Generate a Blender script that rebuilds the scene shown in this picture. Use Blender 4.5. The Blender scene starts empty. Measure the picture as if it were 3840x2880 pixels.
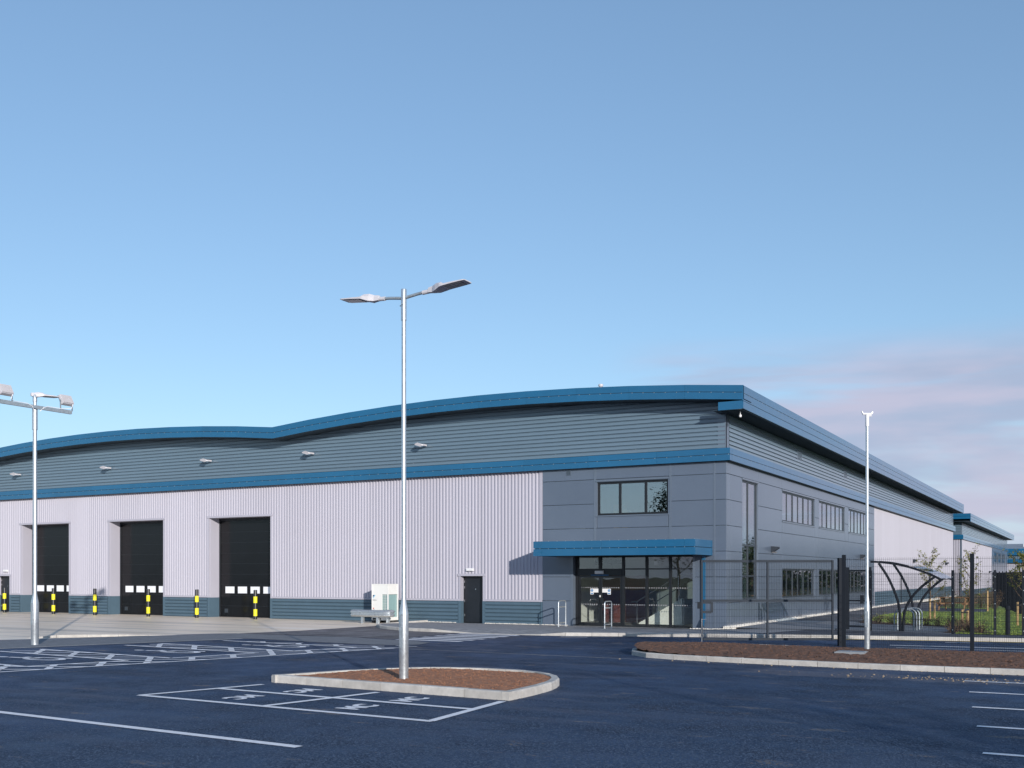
import bpy, bmesh, math, random
from mathutils import Vector, Matrix
R = math.radians
rnd = random.Random(7)
scene = bpy.context.scene
col = scene.collection

# ------------------------------------------------------------------ camera
cam_d = bpy.data.cameras.new('camera'); cam = bpy.data.objects.new('camera', cam_d); col.objects.link(cam)
cam.location = (0, 0, 2.1); cam.rotation_euler = (R(90), 0, R(29.0))
cam_d.sensor_width = 36; cam_d.lens = 36 * 3949 / 3840; cam_d.shift_y = 720 / 3840
cam_d.clip_end = 3000; cam_d.clip_start = 0.1
scene.camera = cam

# ------------------------------------------------------------------ world, sun, exposure
SUN_EL, SUN_AZ = 13.7, 132.0      # azimuth clockwise from +Y
world = bpy.data.worlds.new('World'); scene.world = world; world.use_nodes = True
wn, wl = world.node_tree.nodes, world.node_tree.links
wn.clear()
def wnode(t, **kw):
    n = wn.new(t)
    for k, v in kw.items(): setattr(n, k, v)
    return n
w_out = wnode('ShaderNodeOutputWorld'); w_bg = wnode('ShaderNodeBackground')
sky = wnode('ShaderNodeTexSky', sky_type='NISHITA', sun_disc=False)
sky.sun_elevation = R(SUN_EL); sky.sun_rotation = R(SUN_AZ)
sky.air_density = 1.0; sky.dust_density = 0.3; sky.ozone_density = 2.0; sky.altitude = 0
w_tc = wnode('ShaderNodeTexCoord')
# low banks of thin, pinkish grey cloud towards the east, streaked along the horizon
w_sep = wnode('ShaderNodeSeparateXYZ'); wl.new(w_tc.outputs['Generated'], w_sep.inputs[0])
w_map = wnode('ShaderNodeMapping'); w_map.inputs['Scale'].default_value = (2.6, 2.6, 17.0); w_map.inputs['Location'].default_value = (1.7, 0.4, 2.15)
wl.new(w_tc.outputs['Generated'], w_map.inputs[0])
w_no = wnode('ShaderNodeTexNoise'); w_no.inputs['Scale'].default_value = 1.0; w_no.inputs['Detail'].default_value = 5; w_no.inputs['Roughness'].default_value = 0.5; w_no.inputs['Distortion'].default_value = 0.35
wl.new(w_map.outputs[0], w_no.inputs[0])
def wmath(op, a, b=None, clamp=False):
    n = wnode('ShaderNodeMath', operation=op); n.use_clamp = clamp
    for i, v in enumerate((a, b)):
        if v is None: continue
        if isinstance(v, (int, float)): n.inputs[i].default_value = v
        else: wl.new(v, n.inputs[i])
    return n.outputs[0]
def wramp(v, a, b):
    n = wnode('ShaderNodeMapRange', interpolation_type='SMOOTHSTEP'); wl.new(v, n.inputs[0])
    n.inputs[1].default_value = a; n.inputs[2].default_value = b; return n.outputs[0]
m_az = wramp(w_sep.outputs['X'], -0.41, -0.32)          # the clear western half stays clear
m_el = wramp(w_sep.outputs['Z'], 0.225, 0.175)
m_n = wramp(w_no.outputs[0], 0.34, 0.53)
m_lo = wmath('MULTIPLY', wramp(w_sep.outputs['Z'], 0.075, 0.01), 0.7)     # bank thickens towards the horizon
mask = wmath('MULTIPLY', m_az, wmath('MAXIMUM', wmath('MULTIPLY', m_el, m_n), m_lo))
mask = wmath('MULTIPLY', mask, 0.88)
w_map2 = wnode('ShaderNodeMapping'); w_map2.inputs['Scale'].default_value = (5.0, 5.0, 26.0); w_map2.inputs['Location'].default_value = (0.3, 2.2, 0.7)
wl.new(w_tc.outputs['Generated'], w_map2.inputs[0])
w_no2 = wnode('ShaderNodeTexNoise'); w_no2.inputs['Detail'].default_value = 4; w_no2.inputs['Scale'].default_value = 1.0; wl.new(w_map2.outputs[0], w_no2.inputs[0])
w_cc = wnode('ShaderNodeMix', data_type='RGBA'); wl.new(wramp(w_no2.outputs[0], 0.38, 0.62), w_cc.inputs[0])
w_cc.inputs[6].default_value = (2.75, 3.20, 4.35, 1); w_cc.inputs[7].default_value = (3.75, 3.62, 4.60, 1)
w_gam = wnode('ShaderNodeGamma'); w_gam.inputs[1].default_value = 0.70      # hazy autumn sky: flatter than the model's clear air
wl.new(sky.outputs[0], w_gam.inputs[0])
w_hsv = wnode('ShaderNodeMix', data_type='RGBA', blend_type='MULTIPLY'); w_hsv.inputs[0].default_value = 1.0
wl.new(w_gam.outputs[0], w_hsv.inputs[6]); w_hsv.inputs[7].default_value = (1.27, 1.53, 1.80, 1)
w_hz = wnode('ShaderNodeMix', data_type='RGBA')                                # pale blue haze low over the horizon, all round
wl.new(wmath('MULTIPLY', wramp(w_sep.outputs['Z'], 0.16, 0.0), 0.65), w_hz.inputs[0]); wl.new(w_hsv.outputs[2], w_hz.inputs[6]); w_hz.inputs[7].default_value = (3.7, 4.75, 6.1, 1)
w_mix = wnode('ShaderNodeMix', data_type='RGBA')
wl.new(mask, w_mix.inputs[0]); wl.new(w_hz.outputs[2], w_mix.inputs[6])
wl.new(w_cc.outputs[2], w_mix.inputs[7])
wl.new(w_mix.outputs[2], w_bg.inputs[0]); w_bg.inputs[1].default_value = 0.15
wl.new(w_bg.outputs[0], w_out.inputs[0])

az, el = R(SUN_AZ), R(SUN_EL)
sdir = Vector((math.sin(az) * math.cos(el), math.cos(az) * math.cos(el), math.sin(el)))
sun_d = bpy.data.lights.new('sun', 'SUN'); sun_d.energy = 4.6; sun_d.angle = R(0.53); sun_d.color = (1.0, 0.93, 0.86)
sun = bpy.data.objects.new('sun', sun_d); col.objects.link(sun); sun.rotation_euler = sdir.to_track_quat('Z', 'Y').to_euler()
sun.location = (30, -30, 30)
vs = scene.view_settings
vs.view_transform = 'Standard'; vs.look = 'None'; vs.gamma = 1.0; vs.exposure = 0.0; vs.use_curve_mapping = False

# ------------------------------------------------------------------ materials
MATS = {}
def mat(name, base, rough=0.6, metal=0.0, var=0.0, vscale=4.0, bump=0.0, bscale=60.0, spec=0.5, stretch=None, base2=None, coat=0.0, piece=0.02):
    m = bpy.data.materials.new(name); m.use_nodes = True
    nt = m.node_tree; N, L = nt.nodes, nt.links
    b = N['Principled BSDF']
    b.inputs['Base Color'].default_value = (*base, 1); b.inputs['Roughness'].default_value = rough
    b.inputs['Metallic'].default_value = metal; b.inputs['Specular IOR Level'].default_value = spec
    b.inputs['Coat Weight'].default_value = coat; b.inputs['Coat Roughness'].default_value = 0.12
    tc = N.new('ShaderNodeTexCoord'); mp = N.new('ShaderNodeMapping'); L.new(tc.outputs['Object'], mp.inputs[0])
    if stretch: mp.inputs['Scale'].default_value = stretch
    if var or base2:
        no = N.new('ShaderNodeTexNoise'); no.inputs['Scale'].default_value = vscale; no.inputs['Detail'].default_value = 6
        no.inputs['Roughness'].default_value = 0.6; L.new(mp.outputs[0], no.inputs[0])
        cr = N.new('ShaderNodeValToRGB'); c2 = base2 or tuple(min(1, c * (1 + var)) for c in base); c1 = base if base2 else tuple(c * (1 - var) for c in base)
        cr.color_ramp.elements[0].position = 0.3; cr.color_ramp.elements[1].position = 0.7
        cr.color_ramp.elements[0].color = (*c1, 1); cr.color_ramp.elements[1].color = (*c2, 1)
        oi = N.new('ShaderNodeObjectInfo'); orr = N.new('ShaderNodeMapRange'); orr.inputs[3].default_value = 1 - piece; orr.inputs[4].default_value = 1 + piece
        L.new(oi.outputs['Random'], orr.inputs[0]); mu = N.new('ShaderNodeVectorMath'); mu.operation = 'SCALE'
        L.new(no.outputs[0], cr.inputs[0]); L.new(cr.outputs[0], mu.inputs[0]); L.new(orr.outputs[0], mu.inputs['Scale']); L.new(mu.outputs[0], b.inputs['Base Color'])
        rr = N.new('ShaderNodeMapRange'); rr.inputs[3].default_value = max(0.02, rough - 0.07); rr.inputs[4].default_value = min(1, rough + 0.07)
        L.new(no.outputs[0], rr.inputs[0]); L.new(rr.outputs[0], b.inputs['Roughness'])
    if bump:
        n2 = N.new('ShaderNodeTexNoise'); n2.inputs['Scale'].default_value = bscale; n2.inputs['Detail'].default_value = 4; L.new(mp.outputs[0], n2.inputs[0])
        bp = N.new('ShaderNodeBump'); bp.inputs['Strength'].default_value = bump; bp.inputs['Distance'].default_value = 0.02
        L.new(n2.outputs[0], bp.inputs['Height']); L.new(bp.outputs[0], b.inputs['Normal'])
    MATS[name] = m
    return m

mat('white_clad', (0.405, 0.398, 0.460), 0.5, spec=0.25, piece=0.03, var=0.035, vscale=0.7, stretch=(1, 1, 0.35))
mat('grey_clad', (0.120, 0.180, 0.235), 0.35, coat=0.8, var=0.06, vscale=0.5, stretch=(0.3, 1, 2))
mat('plinth', (0.072, 0.122, 0.165), 0.45, var=0.08, vscale=1.5)
mat('grey_trim', (0.105, 0.135, 0.18), 0.35, coat=0.8, var=0.04, vscale=1.0)
mat('blue', (0.009, 0.103, 0.218), 0.35, piece=0.05, spec=0.3, coat=0.85, var=0.07, vscale=0.8)
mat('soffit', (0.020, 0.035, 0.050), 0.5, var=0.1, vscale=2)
mat('roof_sheet', (0.28, 0.30, 0.32), 0.45, var=0.05)
mat('black_frame', (0.012, 0.014, 0.017), 0.35, var=0.1)
mat('grey_frame', (0.035, 0.044, 0.055), 0.4, var=0.05)
mat('door_dark', (0.005, 0.0055, 0.007), 0.17, var=0.25, vscale=1.2, spec=0.35)
mat('door_flat', (0.012, 0.015, 0.020), 0.4, var=0.1)
mat('vision', (0.78, 0.80, 0.84), 0.3, var=0.02)
mat('galv', (0.56, 0.60, 0.63), 0.36, metal=0.75, var=0.16, vscale=14, bump=0.0)
mat('galv_dull', (0.42, 0.47, 0.50), 0.5, metal=0.6, var=0.18, vscale=18)
mat('steel', (0.62, 0.62, 0.64), 0.25, metal=1.0, var=0.05)
mat('white_paint', (0.72, 0.72, 0.73), 0.4, var=0.03)
mat('lamp_grey', (0.55, 0.54, 0.57), 0.45, var=0.04)
mat('lamp_lens', (0.16, 0.16, 0.17), 0.25, var=0.3, vscale=20)
mat('fence_black', (0.010, 0.014, 0.021), 0.75, spec=0.25, var=0.15)
mat('gate_grey', (0.030, 0.038, 0.050), 0.8, spec=0.25, var=0.1)
mat('yellow', (0.82, 0.74, 0.02), 0.45, var=0.05, vscale=5)
mat('bollard_black', (0.012, 0.013, 0.016), 0.4, var=0.2)
mat('kerb', (0.46, 0.44, 0.41), 0.85, piece=0.12, var=0.16, vscale=5, bump=0.25, bscale=50)
mat('line_white', (0.80, 0.79, 0.81), 0.7, var=0.12, vscale=9, bump=0.1, bscale=120)
mat('line_yellow', (0.75, 0.50, 0.06), 0.7, var=0.15, vscale=9)
mat('soil', (0.19, 0.082, 0.044), 0.95, vscale=7, base2=(0.37, 0.175, 0.095), bump=0.8, bscale=45)
mat('soil_dark', (0.062, 0.033, 0.023), 0.95, vscale=8, base2=(0.165, 0.084, 0.053), bump=0.8, bscale=45)
mat('grass', (0.14, 0.22, 0.045), 0.9, vscale=2.5, base2=(0.25, 0.31, 0.075), bump=0.5, bscale=60)
mat('blade', (0.16, 0.25, 0.045), 0.8, vscale=1.2, base2=(0.29, 0.35, 0.075))
mat('field', (0.06, 0.075, 0.03), 0.95, vscale=0.05, base2=(0.11, 0.10, 0.05))
mat('leaf', (0.10, 0.13, 0.025), 0.6, vscale=3.0, base2=(0.22, 0.19, 0.045))
mat('leaf_dark', (0.022, 0.040, 0.012), 0.7, vscale=0.8, base2=(0.055, 0.075, 0.022))
mat('shrub', (0.05, 0.09, 0.03), 0.7, vscale=3, base2=(0.16, 0.12, 0.06))
mat('dead_shrub', (0.12, 0.075, 0.045), 0.85, vscale=5, base2=(0.22, 0.15, 0.09))
mat('bark', (0.16, 0.11, 0.075), 0.9, var=0.25, vscale=12, bump=0.4, bscale=40)
mat('stake', (0.48, 0.32, 0.15), 0.8, var=0.15, vscale=6, stretch=(1, 1, 0.2))
mat('table_wood', (0.30, 0.17, 0.085), 0.8, var=0.2, vscale=8, stretch=(0.4, 3, 1))
mat('pebble', (0.66, 0.62, 0.55), 0.9, vscale=20, base2=(0.80, 0.77, 0.72))
mat('flag', (0.20, 0.21, 0.23), 0.85, var=0.12, vscale=3, bump=0.1)
mat('ac_white', (0.74, 0.74, 0.71), 0.45, var=0.02)
mat('ac_fin', (0.23, 0.36, 0.36), 0.5, var=0.12, vscale=30, stretch=(1, 1, 0.05))
mat('ac_dark', (0.02, 0.022, 0.024), 0.6, var=0.1)
mat('logo_dark', (0.01, 0.02, 0.06), 0.5, var=0.02)
mat('logo_blue', (0.02, 0.42, 0.72), 0.5, var=0.02)
mat('sign_blue', (0.01, 0.17, 0.42), 0.5, var=0.02)
mat('sign_white', (0.8, 0.8, 0.8), 0.5, var=0.02)
mat('red_print', (0.55, 0.08, 0.05), 0.5, var=0.02)
mat('grey_print', (0.30, 0.30, 0.32), 0.5, var=0.02)
mat('int_wall', (0.55, 0.56, 0.52), 0.8, var=0.04)
mat('int_white', (0.74, 0.74, 0.68), 0.8, var=0.03)
mat('int_floor', (0.36, 0.36, 0.35), 0.35, var=0.1)
mat('int_red', (0.13, 0.035, 0.025), 0.7, var=0.15)
mat('int_pine', (0.62, 0.42, 0.18), 0.6, var=0.1, stretch=(1, 1, 0.2))
mat('blind', (0.66, 0.64, 0.52), 0.8, var=0.04)
mat('rubber', (0.03, 0.03, 0.03), 0.7, var=0.1)
mat('cable', (0.75, 0.76, 0.80), 0.5, var=0.02)
mat('crumb', (0.34, 0.25, 0.16), 0.95, vscale=12, base2=(0.46, 0.35, 0.23))
mat('far_grey', (0.24, 0.26, 0.28), 0.6, var=0.06)

def custom(name):
    m = bpy.data.materials.new(name); m.use_nodes = True; MATS[name] = m
    return m, m.node_tree.nodes, m.node_tree.links, m.node_tree.nodes['Principled BSDF']
def tcmap(N, L, scale=(1, 1, 1)):
    tc = N.new('ShaderNodeTexCoord'); mp = N.new('ShaderNodeMapping'); mp.inputs['Scale'].default_value = scale
    L.new(tc.outputs['Object'], mp.inputs[0]); return mp.outputs[0]
def noise(N, L, v, s, d=5, r=0.6):
    n = N.new('ShaderNodeTexNoise'); n.inputs['Scale'].default_value = s; n.inputs['Detail'].default_value = d; n.inputs['Roughness'].default_value = r
    L.new(v, n.inputs[0]); return n.outputs[0]
def ramp(N, L, f, stops):
    c = N.new('ShaderNodeValToRGB'); els = c.color_ramp.elements
    while len(els) < len(stops): els.new(0.5)
    for e, (p, k) in zip(els, stops):
        e.position = p; e.color = (*k, 1) if len(k) == 3 else k
    L.new(f, c.inputs[0]); return c.outputs[0]
def mixc(N, L, f, a, b, mode='MIX'):
    n = N.new('ShaderNodeMix'); n.data_type = 'RGBA'; n.blend_type = mode
    for i, v in ((0, f), (6, a), (7, b)):
        if isinstance(v, (int, float)): n.inputs[i].default_value = v
        elif isinstance(v, tuple): n.inputs[i].default_value = (*v, 1)
        else: L.new(v, n.inputs[i])
    return n.outputs[2]
def mrange(N, L, f, a, b, c, d):
    n = N.new('ShaderNodeMapRange'); L.new(f, n.inputs[0])
    for i, v in enumerate((a, b, c, d)): n.inputs[i + 1].default_value = v
    return n.outputs[0]
def mth(N, L, op, a, b):
    n = N.new('ShaderNodeMath'); n.operation = op
    for i, v in enumerate((a, b)):
        if isinstance(v, (int, float)): n.inputs[i].default_value = v
        else: L.new(v, n.inputs[i])
    return n.outputs[0]
def bumpn(N, L, b, h, s, dist=0.01):
    n = N.new('ShaderNodeBump'); n.inputs['Strength'].default_value = s; n.inputs['Distance'].default_value = dist
    L.new(h, n.inputs['Height']); L.new(n.outputs[0], b.inputs['Normal'])

def asphalt(name, dark, light, dusty, spot=None):
    m, N, L, b = custom(name)
    v = tcmap(N, L)
    fine = noise(N, L, v, 17, 5, 0.78); mid = noise(N, L, v, 1.1, 6); big = noise(N, L, v, 0.16, 4)
    vor = N.new('ShaderNodeTexVoronoi'); vor.inputs['Scale'].default_value = 38; L.new(v, vor.inputs[0])
    blot = noise(N, L, v, 6.5, 3, 0.6)
    c = ramp(N, L, fine, [(0.40, dark), (0.62, light)])
    c = mixc(N, L, mrange(N, L, blot, 0.35, 0.65, 0, 0.5), c, tuple(x * 1.25 for x in light))
    speck = ramp(N, L, vor.outputs['Color'], [(0.80, (0, 0, 0)), (0.95, (1, 1, 1))])
    c = mixc(N, L, mth(N, L, 'MULTIPLY', speck, 0.40), c, tuple(x * 2.0 + 0.03 for x in light))
    c = mixc(N, L, mrange(N, L, mid, 0.38, 0.66, 0, 0.62), c, tuple(x * 0.6 for x in dark))
    streak = noise(N, L, tcmap(N, L, (0.30, 2.0, 1)), 0.9, 6)
    d1 = mth(N, L, 'MULTIPLY', mrange(N, L, big, 0.40, 0.60, 0, 1), mrange(N, L, streak, 0.45, 0.66, 0, 0.85))
    c = mixc(N, L, d1, c, tuple(0.5 * (x + y) for x, y in zip(light, dusty)))
    wide = noise(N, L, v, 0.33, 4, 0.55)
    c = mixc(N, L, mrange(N, L, wide, 0.46, 0.66, 0, 0.55), c, tuple(x * 1.45 + 0.012 for x in light))
    # small dry mud smears
    pat = noise(N, L, tcmap(N, L, (0.9, 2.6, 1)), 0.8, 7, 0.62)
    c = mixc(N, L, mrange(N, L, pat, 0.63, 0.655, 0, 0.6), c, (0.24, 0.19, 0.15))
    for cx, cy, rx, ry in (spot or ()):     # dried dust spread with ragged edges
        sp = N.new('ShaderNodeVectorMath'); sp.operation = 'SUBTRACT'; L.new(v, sp.inputs[0]); sp.inputs[1].default_value = (cx, cy, 0)
        sm = N.new('ShaderNodeVectorMath'); sm.operation = 'MULTIPLY'; L.new(sp.outputs[0], sm.inputs[0]); sm.inputs[1].default_value = (1 / rx, 1 / ry, 0)
        ln = N.new('ShaderNodeVectorMath'); ln.operation = 'LENGTH'; L.new(sm.outputs[0], ln.inputs[0])
        e = mth(N, L, 'ADD', ln.outputs['Value'], mrange(N, L, noise(N, L, tcmap(N, L, (0.7, 1.6, 1)), 1.2, 6), 0.2, 0.8, -0.75, 0.75))
        c = mixc(N, L, mrange(N, L, e, 1.0, 0.70, 0, 0.6), c, dusty)
    L.new(c, b.inputs['Base Color'])
    L.new(mrange(N, L, mid, 0.3, 0.7, 0.48, 0.78), b.inputs['Roughness'])
    b.inputs['Specular IOR Level'].default_value = 0.45
    bumpn(N, L, b, fine, 1.0, 0.035)
asphalt('asphalt', (0.002, 0.011, 0.038), (0.014, 0.042, 0.106), (0.13, 0.125, 0.15), [(-4.8, 23.0, 2.0, 1.0), (-2.0, 22.7, 1.5, 0.5)])
mat('chipping', (0.004, 0.014, 0.038), 0.55, vscale=22, base2=(0.095, 0.135, 0.21))
asphalt('asphalt_grey', (0.055, 0.058, 0.068), (0.12, 0.12, 0.135), (0.20, 0.18, 0.17))
asphalt('asphalt_path', (0.030, 0.033, 0.045), (0.075, 0.080, 0.100), (0.12, 0.11, 0.11))

# concrete yard with tyre scuffs running along the doors
m, N, L, b = custom('concrete')
v = tcmap(N, L)
c = ramp(N, L, noise(N, L, v, 0.6, 6), [(0.3, (0.76, 0.63, 0.49)), (0.7, (0.90, 0.76, 0.60))])
st = noise(N, L, tcmap(N, L, (0.035, 0.50, 1)), 1.8, 7, 0.66)
c = mixc(N, L, mrange(N, L, st, 0.545, 0.60, 0, 0.7), c, (0.46, 0.41, 0.35))
c = mixc(N, L, mrange(N, L, st, 0.44, 0.36, 0, 0.6), c, (0.88, 0.80, 0.71))
L.new(c, b.inputs['Base Color']); b.inputs['Roughness'].default_value = 0.45; b.inputs['Specular IOR Level'].default_value = 0.7
bumpn(N, L, b, noise(N, L, v, 40, 4), 0.04)
# block paving
def paver(name, c1, c2, joint, rot=0.0):
    m, N, L, b = custom(name)
    tc = N.new('ShaderNodeTexCoord'); mp = N.new('ShaderNodeMapping'); mp.inputs['Rotation'].default_value = (0, 0, rot)
    L.new(tc.outputs['Object'], mp.inputs[0])
    br = N.new('ShaderNodeTexBrick'); br.inputs['Scale'].default_value = 1.0
    br.inputs['Brick Width'].default_value = 0.30; br.inputs['Row Height'].default_value = 0.15; br.inputs['Mortar Size'].default_value = 0.008; br.inputs['Bias'].default_value = 0.0
    br.inputs['Color1'].default_value = (*c1, 1); br.inputs['Color2'].default_value = (*c2, 1); br.inputs['Mortar'].default_value = (*joint, 1)
    L.new(mp.outputs[0], br.inputs[0])
    n1 = noise(N, L, mp.outputs[0], 3.5, 5)
    c = mixc(N, L, mrange(N, L, n1, 0.3, 0.7, 0, 0.45), br.outputs['Color'], tuple(x * 1.35 for x in c2))
    L.new(c, b.inputs['Base Color']); b.inputs['Roughness'].default_value = 0.85
    bumpn(N, L, b, br.outputs['Fac'], -0.5, 0.008)
paver('paver', (0.19, 0.195, 0.21), (0.26, 0.265, 0.28), (0.06, 0.06, 0.065))
paver('paver_path', (0.12, 0.13, 0.145), (0.17, 0.18, 0.20), (0.075, 0.075, 0.08), R(-14))
# micro-ribbed composite wall panel
m, N, L, b = custom('grey_panel')
v = tcmap(N, L)
c = ramp(N, L, noise(N, L, v, 0.45, 5), [(0.3, (0.090, 0.118, 0.164)), (0.7, (0.104, 0.134, 0.182))])
oi = N.new('ShaderNodeObjectInfo'); mu = N.new('ShaderNodeVectorMath'); mu.operation = 'SCALE'; L.new(c, mu.inputs[0]); L.new(mrange(N, L, oi.outputs['Random'], 0, 1, 0.95, 1.05), mu.inputs['Scale'])
L.new(mu.outputs[0], b.inputs['Base Color']); b.inputs['Roughness'].default_value = 0.35; b.inputs['Coat Weight'].default_value = 0.65; b.inputs['Coat Roughness'].default_value = 0.18
wv = N.new('ShaderNodeTexWave'); wv.wave_type = 'BANDS'; wv.bands_direction = 'Z'; wv.inputs['Scale'].default_value = 6.0; L.new(v, wv.inputs[0])
bumpn(N, L, b, wv.outputs[0], 0.25, 0.004)
# glazing: clear pane with a real surface reflection
def glass(name, tint, boost):
    m, N, L, b = custom(name); N.remove(b)
    out = N['Material Output']
    t = N.new('ShaderNodeBsdfTransparent'); t.inputs[0].default_value = (*tint, 1)
    g = N.new('ShaderNodeBsdfGlossy'); g.inputs['Roughness'].default_value = 0.0; g.inputs[0].default_value = (0.95, 0.97, 1, 1)
    lw = N.new('ShaderNodeLayerWeight'); lw.inputs[0].default_value = 0.5
    fr = mth(N, L, 'ADD', mth(N, L, 'MULTIPLY', mth(N, L, 'POWER', lw.outputs['Facing'], 5.0), 0.90), 0.04)
    nz = noise(N, L, tcmap(N, L), 0.7, 2)
    bp = N.new('ShaderNodeBump'); bp.inputs['Strength'].default_value = 0.035; bp.inputs['Distance'].default_value = 0.05
    L.new(nz, bp.inputs['Height']); L.new(bp.outputs[0], g.inputs['Normal'])
    f = mth(N, L, 'ADD', fr, boost)
    mx = N.new('ShaderNodeMixShader'); L.new(f, mx.inputs[0]); L.new(t.outputs[0], mx.inputs[1]); L.new(g.outputs[0], mx.inputs[2])
    L.new(mx.outputs[0], out.inputs[0])
glass('glass', (0.94, 0.96, 0.95), 0.04)
glass('glass_coated', (0.62, 0.70, 0.72), 0.26)
glass('shelter_sheet', (0.62, 0.72, 0.82), 0.10)

# ------------------------------------------------------------------ mesh helpers
ORG = {}
class MB:
    def __init__(s): s.v = []; s.f = []
    def add(s, vs, fs):
        o = len(s.v); s.v += [tuple(p) for p in vs]; s.f += [tuple(i + o for i in f) for f in fs]; return s
    def hexa(s, p):      # p: 8 points, bottom four then top four
        return s.add(p, [(0, 3, 2, 1), (4, 5, 6, 7), (0, 1, 5, 4), (1, 2, 6, 5), (2, 3, 7, 6), (3, 0, 4, 7)])
    def box(s, x0, x1, y0, y1, z0, z1):
        return s.hexa([(x0, y0, z0), (x1, y0, z0), (x1, y1, z0), (x0, y1, z0), (x0, y0, z1), (x1, y0, z1), (x1, y1, z1), (x0, y1, z1)])
    def ubox(s, M, u0, u1, d0, d1, z0, z1):
        return s.hexa([M(u0, d0, z0), M(u1, d0, z0), M(u1, d1, z0), M(u0, d1, z0), M(u0, d0, z1), M(u1, d0, z1), M(u1, d1, z1), M(u0, d1, z1)])
    def rbox(s, c, ax, ay, az_, hx, hy, hz):   # oriented box
        c = Vector(c); ax, ay, az_ = Vector(ax).normalized() * hx, Vector(ay).normalized() * hy, Vector(az_).normalized() * hz
        return s.hexa([c - ax - ay - az_, c + ax - ay - az_, c + ax + ay - az_, c - ax + ay - az_, c - ax - ay + az_, c + ax - ay + az_, c + ax + ay + az_, c - ax + ay + az_])
    def bar(s, a, b, w, h, up=(0, 0, 1)):
        a, b = Vector(a), Vector(b); d = b - a; L_ = d.length; d.normalize(); u = Vector(up)
        sd = d.cross(u)
        if sd.length < 1e-4: sd = d.cross(Vector((1, 0, 0)))
        sd.normalize(); uu = sd.cross(d)
        return s.rbox((a + b) / 2, d, sd, uu, L_ / 2, w / 2, h / 2)
    def tube(s, pts, rad, n=8, cap=True):
        pts = [Vector(p) for p in pts]; k = len(pts)
        if isinstance(rad, (int, float)): rad = [rad] * k
        o = len(s.v); prev = None
        for i, p in enumerate(pts):
            t = (pts[min(i + 1, k - 1)] - pts[max(i - 1, 0)]).normalized()
            if prev is None:
                a = t.cross(Vector((0, 0, 1)));
                if a.length < 1e-3: a = Vector((1, 0, 0))
            else:
                a = prev - t * prev.dot(t)
            a.normalize(); prev = a; b_ = t.cross(a)
            for j in range(n):
                th = 2 * math.pi * j / n
                s.v.append(tuple(p + (a * math.cos(th) + b_ * math.sin(th)) * rad[i]))
        for i in range(k - 1):
            for j in range(n):
                s.f.append((o + i * n + j, o + i * n + (j + 1) % n, o + (i + 1) * n + (j + 1) % n, o + (i + 1) * n + j))
        if cap:
            s.f.append(tuple(o + j for j in range(n))[::-1]); s.f.append(tuple(o + (k - 1) * n + j for j in range(n)))
        return s
    def prism(s, poly, z0, z1):
        n = len(poly); o = len(s.v)
        s.v += [(x, y, z0) for x, y in poly] + [(x, y, z1) for x, y in poly]
        s.f.append(tuple(o + i for i in range(n))[::-1]); s.f.append(tuple(o + n + i for i in range(n)))
        for i in range(n): s.f.append((o + i, o + (i + 1) % n, o + n + (i + 1) % n, o + n + i))
        return s
    def lathe(s, prof, c, n=24):   # prof: (r, z)
        o = len(s.v); k = len(prof)
        for r_, z in prof:
            for j in range(n):
                th = 2 * math.pi * j / n; s.v.append((c[0] + r_ * math.cos(th), c[1] + r_ * math.sin(th), c[2] + z))
        for i in range(k - 1):
            for j in range(n): s.f.append((o + i * n + j, o + i * n + (j + 1) % n, o + (i + 1) * n + (j + 1) % n, o + (i + 1) * n + j))
        s.f.append(tuple(o + j for j in range(n))[::-1]); s.f.append(tuple(o + (k - 1) * n + j for j in range(n)))
        return s
    def mesh(s, name, m, off=(0, 0, 0), smooth=False, recalc=True):
        me = bpy.data.meshes.new(name); ox, oy, oz = off
        me.from_pydata([(x - ox, y - oy, z - oz) for x, y, z in s.v], [], s.f)
        if recalc:
            bm = bmesh.new(); bm.from_mesh(me); bmesh.ops.recalc_face_normals(bm, faces=bm.faces); bm.to_mesh(me); bm.free()
        me.materials.append(MATS[m])
        if smooth:
            for p in me.polygons: p.use_smooth = True
            try: me.set_sharp_from_angle(angle=R(35))
            except Exception: pass
        me.update(); return me

def props(o, label=None, cat=None, group=None, kind=None):
    if label: o['label'] = label
    if cat: o['category'] = cat
    if group: o['group'] = group
    if kind: o['kind'] = kind
    return o
def thing(name, loc, label, cat, group=None, kind=None):
    o = bpy.data.objects.new(name, None); col.objects.link(o); o.location = loc; o.empty_display_size = 0.2
    ORG[o] = Vector(loc); return props(o, label, cat, group, kind)
def ob(name, mb, m, parent=None, label=None, cat=None, group=None, kind=None, smooth=False, org=None, recalc=True):
    """world-space mesh; a child's verts are stored relative to its thing's origin"""
    if parent is not None: org = ORG[parent]
    elif org is None: org = Vector((0, 0, 0))
    me = mb.mesh(name, m, org, smooth, recalc)
    o = bpy.data.objects.new(name, me); col.objects.link(o); ORG[o] = Vector(org)
    if parent is not None: o.parent = parent
    else: o.location = org
    return props(o, label, cat, group, kind)
def inst(name, me, parent, pos, rotz=0.0):
    o = bpy.data.objects.new(name, me); col.objects.link(o); o.parent = parent
    o.location = Vector(pos) - ORG[parent]; o.rotation_euler = (0, 0, rotz); ORG[o] = ORG[parent]; return o
def copy_thing(root, loc, rotz=None, label=None, group=None):
    r = root.copy(); col.objects.link(r); r.location = loc; ORG[r] = Vector(loc)
    if rotz is not None: r.rotation_euler = (0, 0, rotz)
    if label: r['label'] = label
    if group: r['group'] = group
    for ch in list(root.children):
        c = ch.copy(); col.objects.link(c); c.parent = r
        for g in list(ch.children):
            d = g.copy(); col.objects.link(d); d.parent = c
    return r
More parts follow.
